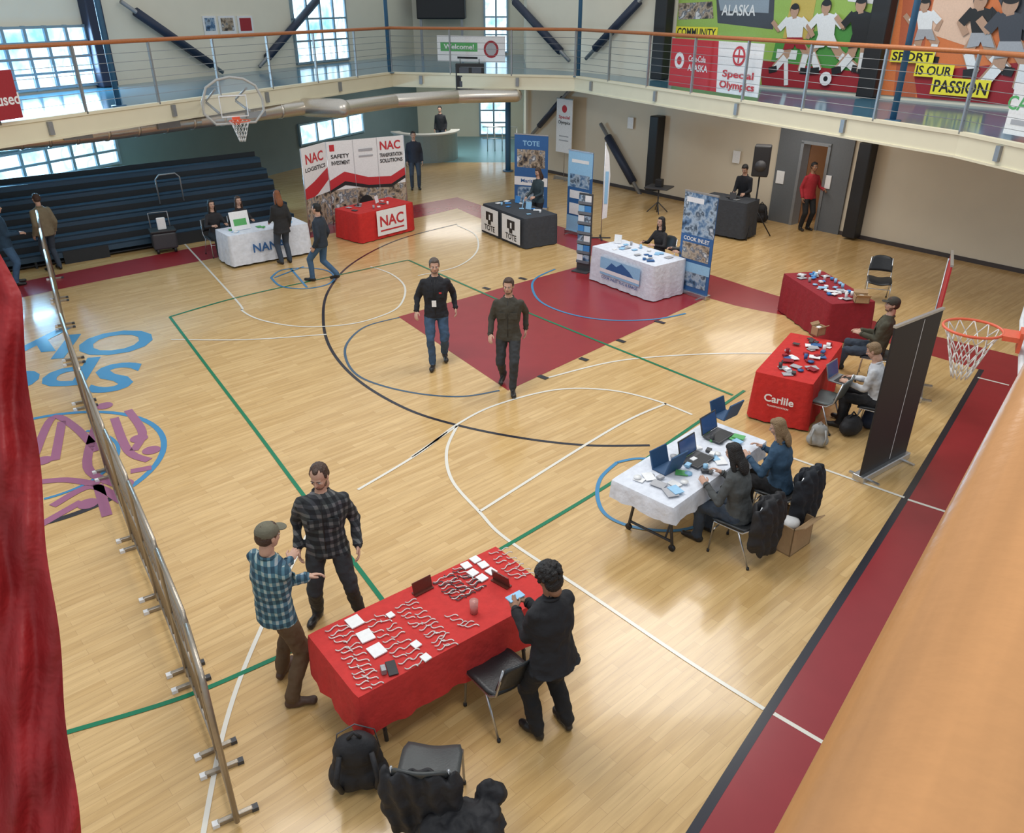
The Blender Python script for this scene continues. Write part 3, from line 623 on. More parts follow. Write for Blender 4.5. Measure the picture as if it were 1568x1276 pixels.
clutter('audio_mixer_gear',T9,1.3,.7,.96,6,[DKGREY,BLACK,STEEL],11)
def laptop(loc,az,col=DKGREY,openang=105):
    mb=MB();M=place(loc,az);mb.box(col,-.17,.17,-.12,.12,0,.018,M,.004);mb.box(BLACK,-.15,.15,-.05,.1,.018,.02,M)
    A=M@Matrix.Translation((0,-.12,.018))@Matrix.Rotation(math.radians(openang-90),4,'X');mb.box(col,-.17,.17,-.012,0,0,.23,A,.003);mb.box(mat('screen_blue',(.05,.12,.3),.15,bump=0),-.155,.155,.0,.001,.015,.215,A);return mb.obj('laptop')
BLUV=mat('blue_bag_fabric',(.025,.08,.18),.6)
for px,py,az,h in ((1030,722,-40,.27),(1118,640,-40,.25)):
    g=at(px,py,.76);mb=MB();M=place(g,az)
    mb.box(BLUV,-.14,.14,-.01,.01,0,h,M@Matrix.Rotation(.3,4,'X'),.003);mb.box(BLUV,-.14,.14,.14,.16,0,h,M@Matrix.Rotation(-.3,4,'X')@Matrix.Translation((0,.02,0)),.003);mb.box(BLUV,-.14,.14,0,.17,.0,.01,M);mb.obj('tabletop_display_easel')
laptop(at(1068,705,.77),135);laptop(at(1100,668,.77),135);laptop(at(1288,582,.62),135,STEEL)
GW=mat('giveaway_silver',(.66,.63,.6),.35,.3,bump=0);mb=MB();rj=random.Random(5)
def curl(px,py,m=GW,s=.034):
    c=at(px+rj.uniform(-2,2),py+rj.uniform(-2,2),.762);P=[];a=rj.uniform(-.5,.5);s*=rj.uniform(.8,1.15)
    for t in np.linspace(-1,1,9):
        x_=t*s*1.6;y_=math.sin(t*3.1)*s*.5+t*s*.3;P.append(c+V((x_*math.cos(a)-y_*math.sin(a),x_*math.sin(a)+y_*math.cos(a),0)))
    mb.tube(m,P,.0055,n=5)
def crow(x0,y0,x1,y1,n,cols=1,dx=0,dy=0,m=GW):
    for i in range(n):
        for c in range(cols): curl(x0+(x1-x0)*i/(n-1)+dx*c,y0+(y1-y0)*i/(n-1)+dy*c,m)
crow(508,962,560,1052,13,2,16,-5);crow(566,950,628,1020,10,2,18,-8);crow(612,928,640,960,6,2,16,-8);crow(650,962,680,992,6,2,12,-5)
crow(755,848,795,885,7,2,14,-6);crow(690,945,722,960,5)
crow(672,892,705,918,6,3,16,-8,DKGREY);crow(670,889,703,915,6,3,16,-8)
mb.obj('keychain_giveaways',Matrix())
mb=MB()
for px,py,w in ((543,953,.062),(560,975,.062),(577,997,.062),(598,943,.03),(637,988,.035),(652,1008,.035),(714,867,.042),(728,858,.042),(740,866,.042),(724,878,.042),(738,886,.042),(752,876,.042)):
    c=at(px,py,.757);mb.box(WHITE,-w,w,-w*1.1,w*1.1,0,.012,place(c,-40+rj.uniform(-6,6)),.001)
mb.obj('notepad_stacks',Matrix())
mb=MB()
for px,py,az,cc in ((648,905,140,mat('brown_sign',(.12,.03,.02),.3)),(768,893,40,MC['brown_sign'])):
    M=place(at(px,py,.757),az);mb.box(cc,-.1,.1,-.005,.005,0,.12,M@Matrix.Rotation(.2,4,'X'));mb.box(cc,-.1,.1,-.04,.03,0,.006,M)
mb.obj('tabletop_sign_holders',Matrix())
mb=MB();c=at(726,938,.757);mb.cyl(mat('clear_cup',(.7,.4,.35),.1,alpha=.6,bump=0),c,c+V((0,0,.13)),.035,.04);mb.cyl(RED,c+V((0,0,.003)),c+V((0,0,.05)),.033,.035);mb.obj('plastic_cup')
mb=MB();M=place(at(600,1024,.757),-20);mb.box(BLACK,-.04,.04,-.08,.08,0,.01,M,.003);mb.box(STEEL,-.09,-.05,-.05,.02,0,.05,M,.004);mb.obj('smartphone')
CB=mat('cardboard',(.42,.27,.14),.8)
def carton(g,az,w,d,h):
    mb=MB();M=place(g,az);t=.012
    mb.box(CB,-w,w,-d,d,0,t,M)
    for a in ((-w,w,-d,-d+t),(-w,w,d-t,d),(-w,-w+t,-d,d),(w-t,w,-d,d)): mb.box(CB,*a,0,h,M)
    for sg in (-1,1):
        mb.box(CB,-w,w,0,d*.8,0,t,M@Matrix.Translation((0,sg*d,h))@Matrix.Rotation(math.radians(40 if sg>0 else 140),4,'X'))
    mb.ell(WHITE,(0,0,h*.8),(w*.6,d*.6,h*.2),M=M);mb.obj('cardboard_box')
carton(at(1204,832),-40,.2,.17,.36)
carton(at(1318,462,.77),10,.12,.1,.12);carton(at(1252,512,.77),-30,.09,.07,.14)
def blob(pts,m,vox=.02,noise=.015,seed=0,extra=None,disp=0):
    t=MB()
    for c,r in pts: t.ell(m,c,r)
    vs,fs=remesh(t,vox,2,disp);out=[]
    for v in vs:
        o=noise*(math.sin(v.x*38+seed)*math.cos(v.z*31)+math.sin(v.y*45+v.z*17+seed))
        out.append(V((v.x+o*.6,v.y-o*.5,max(v.z+o*.4,.003))))
    mb=MB();mb.add(out,fs,m,True)
    if extra: extra(mb)
    return mb
BKF=cloth('black_fabric',(.016,.016,.019),.7);GYF=cloth('grey_fabric',(.35,.35,.34))
def backpack(g,az,m,s=1):
    zp=mat('zipper_grey',(.12,.12,.13),.4)
    def e(mb):
        mb.tube(m,[(-.1*s,.1*s,.38*s),(-.13*s,.19*s,.25*s),(-.11*s,.12*s,.08*s)],.018*s);mb.tube(m,[(.1*s,.1*s,.38*s),(.13*s,.19*s,.25*s),(.11*s,.12*s,.08*s)],.018*s)
        mb.tube(m,[(-.04*s,.04*s,.46*s),(0,.04*s,.51*s),(.04*s,.04*s,.46*s)],.012*s)
        mb.tube(zp,[(-.145*s,-.09*s,.2*s),(-.12*s,-.1*s,.36*s),(0,-.09*s,.44*s),(.12*s,-.1*s,.36*s),(.145*s,-.09*s,.2*s)],.006)
        mb.tube(zp,[(-.1*s,-.165*s,.2*s),(0,-.175*s,.23*s),(.1*s,-.165*s,.2*s)],.005)
    mb=blob([((0,0,.2*s),(.17*s,.11*s,.21*s)),((.06*s,.02*s,.12*s),(.14*s,.11*s,.12*s)),((-.06*s,.02*s,.12*s),(.14*s,.11*s,.12*s)),((0,.02*s,.33*s),(.15*s,.1*s,.14*s)),((0,-.1*s,.14*s),(.13*s,.07*s,.13*s))],m,.015,.005,extra=e)
    return mb.obj('backpack',place(g,az))
backpack(at(552,1198),170,BKF,1.2);backpack(at(1250,682),200,GYF,.75)
mb=blob([((0,0,.13),(.2,.13,.14)),((0,0,.22),(.15,.1,.08))],BKF,.018,.006);mb.tube(BKF,[(-.1,0,.26),(0,0,.36),(.1,0,.26)],.012);mb.obj('duffel_bag',place(at(1300,665),150))
mb=blob([((0,0,.13),(.15,.12,.14)),((0,0,.22),(.12,.1,.12))],cloth('navy_fabric',(.02,.03,.06)),.018,.006);mb.tube(BKF,[(-.1,0,.26),(0,0,.36),(.1,0,.26)],.012);mb.obj('backpack',place(at(1330,655),150))
backpack(at(1163,340),200,BKF,1.1)
# ------------------------------------------------------------ chairs
SEAT=mat('chair_shell',(.02,.022,.024),.4)
def coatmesh(mb,coat,low=0):
    t=MB()
    for c,r in (((0,-.33,.8-low),(.24,.06,.09)),((-.1,-.36,.6),(.16,.06,.24)),((.1,-.36,.52),(.17,.06,.3)),((0,-.22,.68-low),(.2,.05,.14)),((.24,-.32,.55),(.06,.07,.28)),((-.25,-.3,.52),(.06,.07,.28)),((.05,-.37,.3),(.15,.06,.2)),((-.12,-.35,.36),(.13,.06,.2))): t.ell(coat,c,r)
    vs,fs=remesh(t,.014,1,.022);vs=[V((v.x+.008*math.sin(v.z*30+v.y*20),v.y+.016*math.sin(v.x*48+v.z*9),v.z)) for v in vs];mb.add(vs,fs,coat,True)
def chair(g,az,seat=SEAT,coat=None,name='stacking_chair',low=0):
    mb=MB()
    def surf(f,nu,nv):
        top=[];
        for i in range(nu+1):
            for j in range(nv+1): top.append(f(i/nu,j/nv,0))
        n0=len(top)
        for i in range(nu+1):
            for j in range(nv+1): top.append(f(i/nu,j/nv,1))
        fs=[]
        I=lambda i,j,k:k*n0+i*(nv+1)+j
        for i in range(nu):
            for j in range(nv): fs.append((I(i,j,0),I(i+1,j,0),I(i+1,j+1,0),I(i,j+1,0)));fs.append((I(i,j,1),I(i,j+1,1),I(i+1,j+1,1),I(i+1,j,1)))
        for i in range(nu): fs.append((I(i,0,0),I(i,0,1),I(i+1,0,1),I(i+1,0,0)));fs.append((I(i,nv,0),I(i+1,nv,0),I(i+1,nv,1),I(i,nv,1)))
        for j in range(nv): fs.append((I(0,j,0),I(0,j+1,0),I(0,j+1,1),I(0,j,1)));fs.append((I(nu,j,0),I(nu,j,1),I(nu,j+1,1),I(nu,j+1,0)))
        mb.add(top,fs,seat,True)
    def se(u,v,k):
        x=(-.23+.46*u);y=-.2+.43*v;e=1-.12*max(0,abs(v-.5)*2-.6)/.4
        return (x*e,y,.45-.015*math.cos((u-.5)*6)-.03*v**4-.025*k)
    surf(se,10,10)
    surf(lambda u,v,k:((-.22+.44*u)*(1-.18*v**3),-.22-.05*math.cos((u-.5)*3)-.09*v-.02*k,.55+.3*v-.03*(abs(u-.5)*2)**3*v),8,6)
    for s in (-1,1):
        mb.tube(CHROME,[(s*.22,.22,0.01),(s*.22,.19,.42),(s*.22,-.15,.42),(s*.22,-.24,.5),(s*.2,-.31,.82)],.011)
        mb.tube(CHROME,[(s*.22,-.27,0.01),(s*.22,-.1,.42)],.011);mb.cyl(BLACK,(s*.22,.22,0),(s*.22,.22,.03),.016);mb.cyl(BLACK,(s*.22,-.27,0),(s*.22,-.27,.03),.016)
    mb.tube(CHROME,[(-.22,.2,.3),(.22,.2,.3)],.009)
    if coat: coatmesh(mb,coat,low)
    return mb.obj(name,place(g,az))
# ------------------------------------------------------------ people
SK=mat('skin_light',(.54,.32,.23),.55,nz=.08,ns=40,bump=.05);SK2=mat('skin_brown',(.28,.14,.08),.55,nz=.08,bump=.05)
EYW=mat('eye_white',(.7,.68,.65),.3,bump=0);EYD=mat('eye_iris',(.03,.02,.015),.2,bump=0);LIP=mat('lips',(.36,.14,.12),.5,bump=0);SHOE=mat('shoe_leather',(.02,.017,.015),.4);SHOEB=mat('shoe_brown',(.08,.04,.025),.5)
def hair(k,c): return mat('hair_'+k,c,.55,nz=.4,ns=60,bump=.6,bs=90)
HB=hair('brown',(.06,.03,.018));HK=hair('black',(.01,.008,.008));HR=hair('auburn',(.22,.07,.02));HBL=hair('blonde',(.25,.16,.08));HG=hair('grey',(.09,.065,.05))
BRD=hair('stubble_brown',(.17,.09,.06));BRG=hair('stubble_grey',(.2,.13,.1))
JEAN=cloth('denim_blue',(.05,.11,.2));JEAND=cloth('denim_dark',(.04,.055,.08));PBLK=cloth('trousers_black',(.014,.014,.016));PGRY=cloth('trousers_charcoal',(.035,.038,.042));PBR=cloth('trousers_brown',(.11,.065,.032))
def ik(a,b,l1,l2,pole):
    d=b-a;L=d.length
    if L>(l1+l2)*.998: b=a+d*((l1+l2)*.998/L);d=b-a;L=d.length
    u=d/L;x=(l1*l1-l2*l2+L*L)/(2*L);h=math.sqrt(max(l1*l1-x*x,0));p=(pole-u*pole.dot(u)).normalized()
    return a+u*x+p*h,b
def rc(p,a,b,ra,rb):
    ab=b-a;t=np.clip(((p-a)@ab)/max(ab@ab,1e-9),0,1);return np.linalg.norm(p-(a+t[:,None]*ab),axis=1)-(ra+(rb-ra)*t)
def figure(name,pos,az,H=1.78,top=None,bot=JEAN,skin=SK,hr=HB,hstyle='short',fem=False,hip=.93,hy=0,lean=0,fl=(-.11,0),fr=(.11,0),flz=0,frz=0,hl=None,hrn=None,headyaw=0,headpitch=0,bulk=1.0,near=False,
           hem=-.09,beard=None,cap=None,shoe=SHOE,curl=25,under=None,badge=False,skirt=0,fyaw=(8,-8),hipx=0,legr=1.0):
    vox=.013 if near else .021
    l=math.radians(lean);U=V((-hipx*.6,math.sin(l),math.cos(l))).normalized();X=V((1,0,0));X=(X-U*X.dot(U)).normalized();Fw=U.cross(X)
    hc=V((hipx,hy,hip));sw=.165 if not fem else .145
    tp=lambda x,y,d:hc+X*x+Fw*y+U*d
    b=bulk
    if not fem: secs=[(-.1,.172,.125),(-.02,.168,.125),(.08,.16,.12),(.18,.158,.118),(.3,.178,.124),(.4,.184,.118),(.47,.165,.1),(.52,.12,.08),(.555,.065,.06)]
    else: secs=[(-.1,.172,.125),(-.02,.168,.12),(.08,.15,.108),(.18,.14,.1),(.3,.158,.122),(.4,.16,.108),(.47,.145,.09),(.52,.1,.07),(.55,.055,.055)]
    if skirt: secs=[(-.1-skirt,.19,.15),(-.1-skirt*.5,.185,.14)]+secs
    t=MB()
    t.loft(SK,[(tp(0,0,d),X*(rx*b),Fw*(ry*b)) for d,rx,ry in secs])
    SL=tp(-sw*b**.5,0,.455);SR=tp(sw*b**.5,0,.455)
    hl=V(hl) if hl else SL+V((-.07,.05,-.5));hrn=V(hrn) if hrn else SR+V((.07,.05,-.5))
    EL,WL_=ik(SL,hl,.29,.255,V((-.3,-1,-.25)));ER,WR_=ik(SR,hrn,.29,.255,V((.3,-1,-.25)))
    HL=hc+V((-.095,0,-.03));HR_=hc+V((.095,0,-.03))
    AL=V((fl[0],fl[1],.085+flz));AR=V((fr[0],fr[1],.085+frz))
    KL,AL=ik(HL,AL,.435,.42,V((-.1,1,.15)));KR,AR=ik(HR_,AR,.435,.42,V((.1,1,.15)))
    prims=[]
    def cap_(lab,a,c,ra,rb): t.cyl(SK,a,c,ra,rb,n=14,round_=True);prims.append((lab,a,c,ra,rb))
    ar=.06*b*(.88 if fem else 1)
    for s_,e_,w_ in ((SL,EL,WL_),(SR,ER,WR_)):
        cap_('top',s_,e_,ar,ar*.82);cap_('top',e_,w_,ar*.82,ar*.62)
    lf=(1.06 if fem else 1)*legr
    for h_,k_,a_ in ((HL,KL,AL),(HR_,KR,AR)):
        cap_('bot',h_,k_,.098*lf,.072*lf);mid=k_.lerp(a_,.35)-V((0,.012,0));cap_('bot',k_,mid,.07*lf,.066*lf);cap_('bot',mid,a_+V((0,0,.02)),.066*lf,.058*lf)
    for a_,z_,yw in ((AL,flz,fyaw[0]),(AR,frz,fyaw[1])):
        pit=math.radians(min(45,z_*260));fd=V((math.sin(math.radians(-yw)),math.cos(math.radians(yw)),0));dn=V((0,0,-1))
        heel=a_+fd*-.035+dn*(.045);toe=heel+(fd*math.cos(pit)+dn*math.sin(pit))*.205
        heel.z=max(heel.z,.04);toe.z=max(toe.z,.034)
        cap_('shoe',heel,toe,.043,.037);cap_('shoe',a_+dn*.02,toe*.5+heel*.5,.044,.038)
    neckb=tp(0,0,.5);nb=tp(0,.01,.66);cap_('skin',neckb,nb,.056,.052)
    vs,fs=remesh(t,vox,4 if near else 2,.03 if near else 0)
    vs=[V((v.x,v.y,max(v.z,0.0))) for v in vs]
    VS=np.array([tuple(v) for v in vs]);FC=np.array([VS[list(f)].mean(0) for f in fs])
    n_=lambda v:np.array(tuple(v))
    rel=FC-n_(hc);dx=rel@n_(X);dy=rel@n_(Fw);dz=rel@n_(U)
    dzc=np.clip(dz,-.06-skirt,.44);dt=np.sqrt((dx*.72)**2+dy**2+(dz-dzc)**2)-.118*b
    ds=[dt];labs=['torso']
    for lab,a_,c_,ra,rb in prims: ds.append(rc(FC,n_(a_),n_(c_),ra,rb));labs.append(lab)
    idx=np.argmin(np.array(ds),axis=0)
    mb=MB();base=[mb.mi(m) for m in (top,bot,shoe,skin)];order=['top','bot','shoe','skin']
    mb.v=[tuple(v) for v in vs];mb.f=list(fs)
    for i,k in enumerate(idx):
        lab=labs[k]
        if lab=='torso': lab='top' if dz[i]>hem-skirt else 'bot'
        elif lab=='bot' and dz[i]>hem-skirt+.005 and hip>.8: lab='top'
        if lab=='skin' and dz[i]<.535: lab='top'
        mb.m.append(base[order.index(lab)]);mb.sm.append(True)
    P=[tp(math.cos(a)*.072,math.sin(a)*.066-.003,.548+(.012 if math.sin(a)<0 else -.02)) for a in np.linspace(0,2*math.pi,18,endpoint=False)]
    mb.tube(top,P,.014,closed=True,n=6)
    if near:
        fr_=[tp(0.005,ry*b+.003,d) for d,rx,ry in secs if d>-.09 and d<.53];mb.tube(BLACK if under is None else under,fr_,.005,n=5)
        for sg in (-1,1): mb.box(top,-.055,.055,-.004,.006,-.05,.05,Matrix.Translation(tp(sg*.085,.122*b,.3))@Matrix.Rotation(-l,4,'X'),.003)
    if badge:
        mb.box(WHITE,-.035,.035,-.002,.004,-.05,.05,Matrix.Translation(tp(0.02,.14*b,.16)));mb.tube(BLACK,[tp(-.05,.09,.52),tp(.01,.14*b,.35),tp(.02,.14*b,.2),tp(.03,.14*b,.35),tp(.06,.09,.52)],.004,n=4)
        mb.box(RED,-.02,.02,-.002,.004,-.012,.012,Matrix.Translation(tp(-.08,.135*b,.33)))
    for w_,e_,sd in ((WL_,EL,-1),(WR_,ER,1)):
        D=(w_-e_).normalized();Nn=V((-sd,.15,0)) if D.z<-.7 else V((-sd*.5,0,-.8));Nn=(Nn-D*Nn.dot(D)).normalized();T=D.cross(Nn)
        if D.z<-.7:
            if T.y<0: T=-T
        elif T.x*sd>0: T=-T
        h=MB() if near else mb
        Mh=Matrix(((T.x,Nn.x,D.x,w_.x),(T.y,Nn.y,D.y,w_.y),(T.z,Nn.z,D.z,w_.z),(0,0,0,1)))
        h.ell(skin,(0,0,.055),(.04,.016,.055),M=Mh,n=12,k=8);h.cyl(skin,(0,0,-.04),(0,0,.03),.026,.026,M=Mh,n=10,round_=True)
        for i,(Lf,rf) in enumerate(((.072,.009),(.08,.0093),(.075,.009),(.058,.008))):
            x=.029-.0195*i;c0=V((x,0,.088-.004*abs(i-1)));ang=math.radians(curl*.5);pts=[c0]
            for q in range(3):
                c0=c0+V((0,math.sin(ang),math.cos(ang)))*Lf*(.42,.32,.26)[q];pts.append(c0);ang+=math.radians(curl)
            for q in range(3): h.cyl(skin,pts[q],pts[q+1],rf*(1-.08*q),rf*(1-.08*(q+1)),n=8,M=Mh,round_=True)
        h.cyl(skin,(.025,.004,.025),(.052,.014,.055),.012,.0105,n=8,M=Mh,round_=True);h.cyl(skin,(.052,.014,.055),(.056,.022,.086),.0105,.009,n=8,M=Mh,round_=True)
        if near:
            v2,f2=remesh(h,.0045,1);mb.add(v2,f2,skin,True)
        mb.tube(top,[w_+ (T*math.cos(a)+Nn*math.sin(a))*ar*.6 -D*.005 for a in np.linspace(0,2*math.pi,12,endpoint=False)],.008,closed=True,n=5)
    hcn=tp(0,.025,.725);Mh=Matrix.Translation(hcn)@Matrix.Rotation(-math.radians(headyaw),4,'Z')@Matrix.Rotation(-l*.5-math.radians(headpitch),4,'X')
    if fem: Mh=Mh@Matrix.Scale(.95,4)
    h=MB()
    h.ell(skin,(0,-.012,.03),(.075,.092,.088),n=20,k=14);h.ell(skin,(0,.02,-.03),(.062,.068,.082),n=20,k=14);h.ell(skin,(0,.037,-.078),(.042,.042,.034));h.ell(skin,(0,.07,.02),(.05,.018,.012))
    h.cyl(skin,(0,.082,.012),(0,.102,-.022),.007,.0125,round_=True);h.ell(skin,(0,.086,-.028),(.018,.014,.01))
    for s_ in (-1,1): h.ell(skin,(s_*.035,.062,-.02),(.022,.02,.02));h.ell(skin,(s_*.076,-.004,-.003),(.009,.019,.03))
    h.cyl(skin,(0,-.02,-.06),(0,-.03,-.13),.053,.055,round_=True)
    v2,f2=remesh(h,.006 if near else .009,2);mb.add(v2,f2,skin,True,Mh)
    for s_ in (-1,1):
        mb.ell(EYW,(s_*.029,.079,.004),(.0135,.009,.0055),M=Mh,n=10,k=6);mb.ell(EYD,(s_*.029,.0865,.004),(.0058,.004,.0055),M=Mh,n=8,k=6)
        mb.cyl(hr,(s_*.014,.09,.021),(s_*.044,.082,.022),.004,.003,n=6,M=Mh,round_=True)
    mb.ell(LIP,(0,.085,-.052),(.023,.008,.0065),M=Mh,n=10,k=6)
    t=MB()
    if hstyle=='receding':
        t.ell(hr,(0,-.026,.045),(.08,.086,.08),n=20,k=12);t.ell(hr,(0,-.04,-.0),(.079,.074,.068),n=20,k=12);t.ell(hr,(0,.025,.09),(.03,.04,.028))
        for s_ in (-1,1): t.ell(hr,(s_*.07,.002,.03),(.011,.03,.035))
    else:
        t.ell(hr,(0,-.022,.044),(.081,.092,.083),n=20,k=12);t.ell(hr,(0,-.035,-.0),(.08,.078,.07),n=20,k=12);t.ell(hr,(0,.03,.085),(.055,.045,.035))
        for s_ in (-1,1): t.ell(hr,(s_*.07,.005,.03),(.012,.03,.035))
    if hstyle=='long':
        t.ell(hr,(0,-.06,-.07),(.085,.055,.13));t.ell(hr,(0,-.085,-.17),(.09,.045,.12))
        for s_ in (-1,1): t.ell(hr,(s_*.078,-.005,-.06),(.022,.04,.12));t.ell(hr,(s_*.085,0,-.15),(.025,.035,.09))
    if hstyle=='curly':
        rr=random.Random(3)
        t.ell(hr,(0,-.035,.045),(.108,.106,.1),n=20,k=12)
        for q in range(110):
            a=rr.uniform(0,6.28);e_=rr.uniform(-.7,1.4);c_=V((math.cos(a)*math.cos(e_)*.106,-.04+math.sin(a)*math.cos(e_)*.108,.035+math.sin(e_)*.096))
            if c_.y>.03 and c_.z<.08: continue
            t.ell(hr,c_,.018,n=8,k=6)
        t.ell(hr,(0,-.06,-.05),(.1,.06,.08))
    v2,f2=remesh(t,.0065 if near else .01,1)
    v2=[v+V((.0015*math.sin(v.z*300+v.y*120),0,.0015*math.sin(v.x*260))) for v in v2]
    mb.add(v2,f2,hr,True,Mh)
    if beard:
        t=MB();t.ell(hr,(0,.04,-.086),(.0425,.043,.03));t.ell(hr,(0,.081,-.04),(.024,.009,.005))
        for s_ in (-1,1): t.ell(hr,(s_*.053,.02,-.055),(.011,.03,.036))
        v2,f2=remesh(t,.006,1);mb.add(v2,f2,beard,True,Mh)
    if cap:
        t=MB();t.ell(cap,(0,-.012,.05),(.088,.102,.08),n=20,k=12);t.ell(cap,(0,.11,.045),(.068,.06,.01),n=20)
        v2,f2=remesh(t,.006,2);mb.add(v2,f2,cap,True,Mh)
    s=H/1.78
    return mb.obj(name,place(pos,az)@Matrix.Scale(s,4))
T_=cloth
g=at(673,556);figure('walking_man',g,176,1.86,T_('jacket_black',(.014,.015,.02)),T_('denim_mid',(.045,.09,.16)),fl=(-.09,-.14),fr=(.1,.2),flz=.05,hip=.915,hl=(-.29,-.06,.93),hrn=(.32,.1,.94),near=True,hr=HG,beard=BRG,bulk=1.12,badge=True,headpitch=5,headyaw=-6,hipx=.02)
g=at(779,592);figure('walking_man',g,184,1.84,T_('jacket_olive',(.05,.045,.034)),PGRY,fl=(-.08,.24),fr=(.1,-.18),frz=.06,hip=.905,hl=(-.25,-.12,.92),hrn=(.26,.16,.93),near=True,hr=HB,beard=BRD,bulk=1.06,headyaw=8,headpitch=3)
PLD=mat('shirt_dark_plaid',(.018,.02,.024),.85,kind='plaid',col2=[(.05,.055,.06),(.17,.17,.17)],k=75,ns=10,bump=.5,bs=14)
PLB=mat('shirt_blue_plaid',(.03,.08,.12),.85,kind='plaid',col2=[(.09,.2,.26),(.42,.5,.48)],k=80,ns=10,bump=.5,bs=14)
g=at(520,945);figure('standing_man',g,168,1.84,PLD,PGRY,fl=(-.2,.06),fr=(.2,-.04),hip=.9,hipx=.03,hl=(-.25,.1,.9),hrn=(.28,.02,.9),near=True,hstyle='receding',hr=HB,beard=BRD,bulk=1.14,headpitch=18,headyaw=22,fyaw=(25,-25))
g=at(445,1054);figure('standing_man',g,35,1.80,PLB,PBR,shoe=SHOEB,fl=(-.17,.06),fr=(.18,-.12),hip=.9,hipx=-.03,hl=(.12,.25,1.14),hrn=(-.1,.27,1.2),near=True,hr=HB,bulk=1.12,headpitch=5,headyaw=5,cap=T_('cap_olive',(.14,.13,.09)),lean=2,fyaw=(20,-45),legr=1.05)
g=at(843,1120);figure('standing_woman',g,-38,1.74,T_('coat_black',(.015,.015,.018)),PBLK,skin=SK2,fl=(-.13,.03),fr=(.14,-.05),hip=.91,hl=(-.1,.36,1.17),hrn=(.04,.38,1.16),near=True,hstyle='curly',hr=HK,bulk=1.3,headpitch=28,headyaw=-10,skirt=.02,fem=True,lean=6,legr=1.08)
mb=MB();pp=place(g,-38)@V((-.03,.45,1.17));mb.box(LBL,-.075,.075,-.04,.04,0,.012,place(pp,-38),.003);mb.obj('handheld_phone')
figure('walking_man',at(498,430),-75,1.75,T_('jacket_navy',(.02,.03,.045)),JEAN,fl=(-.1,.25),fr=(.1,-.25),frz=.06,hip=.88,hr=HK,bulk=1.1)
Mt=T8
q=Mt@V((1.12,-.38,0));figure('standing_woman',q,-40,1.70,T_('coat_dark',(.02,.02,.022)),JEAND,hstyle='long',hr=HR,fem=True,bulk=1.15,skirt=.06,hl=(-.15,.3,1.0),headpitch=15)
SIT=dict(hip=.54,fl=(-.13,.42),fr=(.13,.42))
def sit(name,g,az,chairseat=SEAT,coat=None,**k):
    d=V((math.sin(math.radians(az)),math.cos(math.radians(az)),0))
    chair(V((g.x,g.y,0))+d*-.02,az,chairseat,coat)
    kk=dict(SIT);kk.update(k);kk.setdefault('hl',(-.18,.36,.82));kk.setdefault('hrn',(.18,.36,.82))
    return figure(name,g,az,**kk)
az8=180-40
sit('seated_woman',Mt@V((.15,1.3,0)),az8,H=1.72,top=T_('sweater_black',(.02,.018,.02)),bot=PBLK,hr=HK,hstyle='long',fem=True)
sit('seated_woman',Mt@V((.8,1.3,0)),az8,H=1.72,top=T_('sweater_black',()),bot=PBLK,hr=HB,hstyle='long',fem=True)
mb=MB();M=Mt@Matrix.Translation((.45,.35,.76));mb.box(WHITE,-.22,.22,-.01,.01,0,.42,M@Matrix.Rotation(-.2,4,'X'));mb.box(GRN,-.15,.15,-.013,-.011,.1,.25,M@Matrix.Rotation(-.2,4,'X'));mb.obj('tabletop_sign')
figure('standing_man',at(637,290),170,1.82,T_('jacket_navy2',(.02,.025,.04)),JEAND,hr=HK,bulk=1.05)
figure('standing_man',at(676,232),190,1.75,T_('jacket_black',()),JEAND,hr=HK)
q=T6@V((.8,1.2,0));figure('standing_woman',q,225,1.68,T_('blouse_dark',(.03,.05,.06)),PBLK,hstyle='long',hr=HB,fem=True,hl=(-.15,.3,1.05),hrn=(.15,.32,1.0),headpitch=20)
az5=234
sit('seated_woman',T5@V((.7,1.35,0)),az5,H=1.72,top=T_('sweater_black',()),bot=PBLK,hr=HK,hstyle='long',fem=True)
sit('seated_man',T5@V((1.6,1.35,0)),az5+20,H=1.78,top=T_('sweater_grey',(.1,.1,.1)),bot=PGRY,hr=HG)
q=T9@V((.7,1.0,0));figure('standing_man',q,215,1.76,T_('jacket_black',()),PBLK,hr=HK,lean=12,hl=(-.15,.38,1.05),hrn=(.15,.38,1.05),headpitch=25)
figure('standing_man',at(1230,352),165,1.78,T_('jacket_red',(.35,.02,.03)),PBLK,skin=SK2,hr=HK,hl=(-.25,.25,1.1))
figure('standing_man',at(26,436),60,1.78,T_('jacket_blue',(.02,.05,.09)),JEAN,hr=HK,bulk=1.1,hl=(-.05,.3,1.1),hrn=(.05,.3,1.1))
figure('standing_man',at(86,414),-60,1.74,T_('jacket_tan',(.2,.16,.1)),JEAND,hr=HB,bulk=1.15)
nrm=-47
sit('seated_woman',V((2.5,7.27,0)),nrm,coat=BKF,H=1.72,top=T_('jacket_grey',(.075,.08,.08)),bot=JEAND,hr=HK,hstyle='long',fem=True,near=True,lean=12,headpitch=18,bulk=1.15)
sit('seated_woman',V((3.12,7.85,0)),nrm,coat=T_('coat_navy',(.015,.018,.025)),H=1.72,top=T_('jacket_denim_blue',(.035,.08,.14)),bot=PBLK,hr=HBL,hstyle='long',fem=True,near=True,lean=10,headpitch=15,bulk=1.12,headyaw=-20)
sit('seated_man',V((5.86,11.85,0)),-62,H=1.82,top=T_('jacket_khaki',(.075,.07,.045)),bot=JEAND,hr=HB,beard=BRD,near=True,cap=T_('cap_dark',(.05,.045,.035)),lean=-8,fl=(-.18,.62),fr=(.2,.5),hl=(-.06,.26,.75),hrn=(.08,.28,.75),headyaw=-20,bulk=1.1)
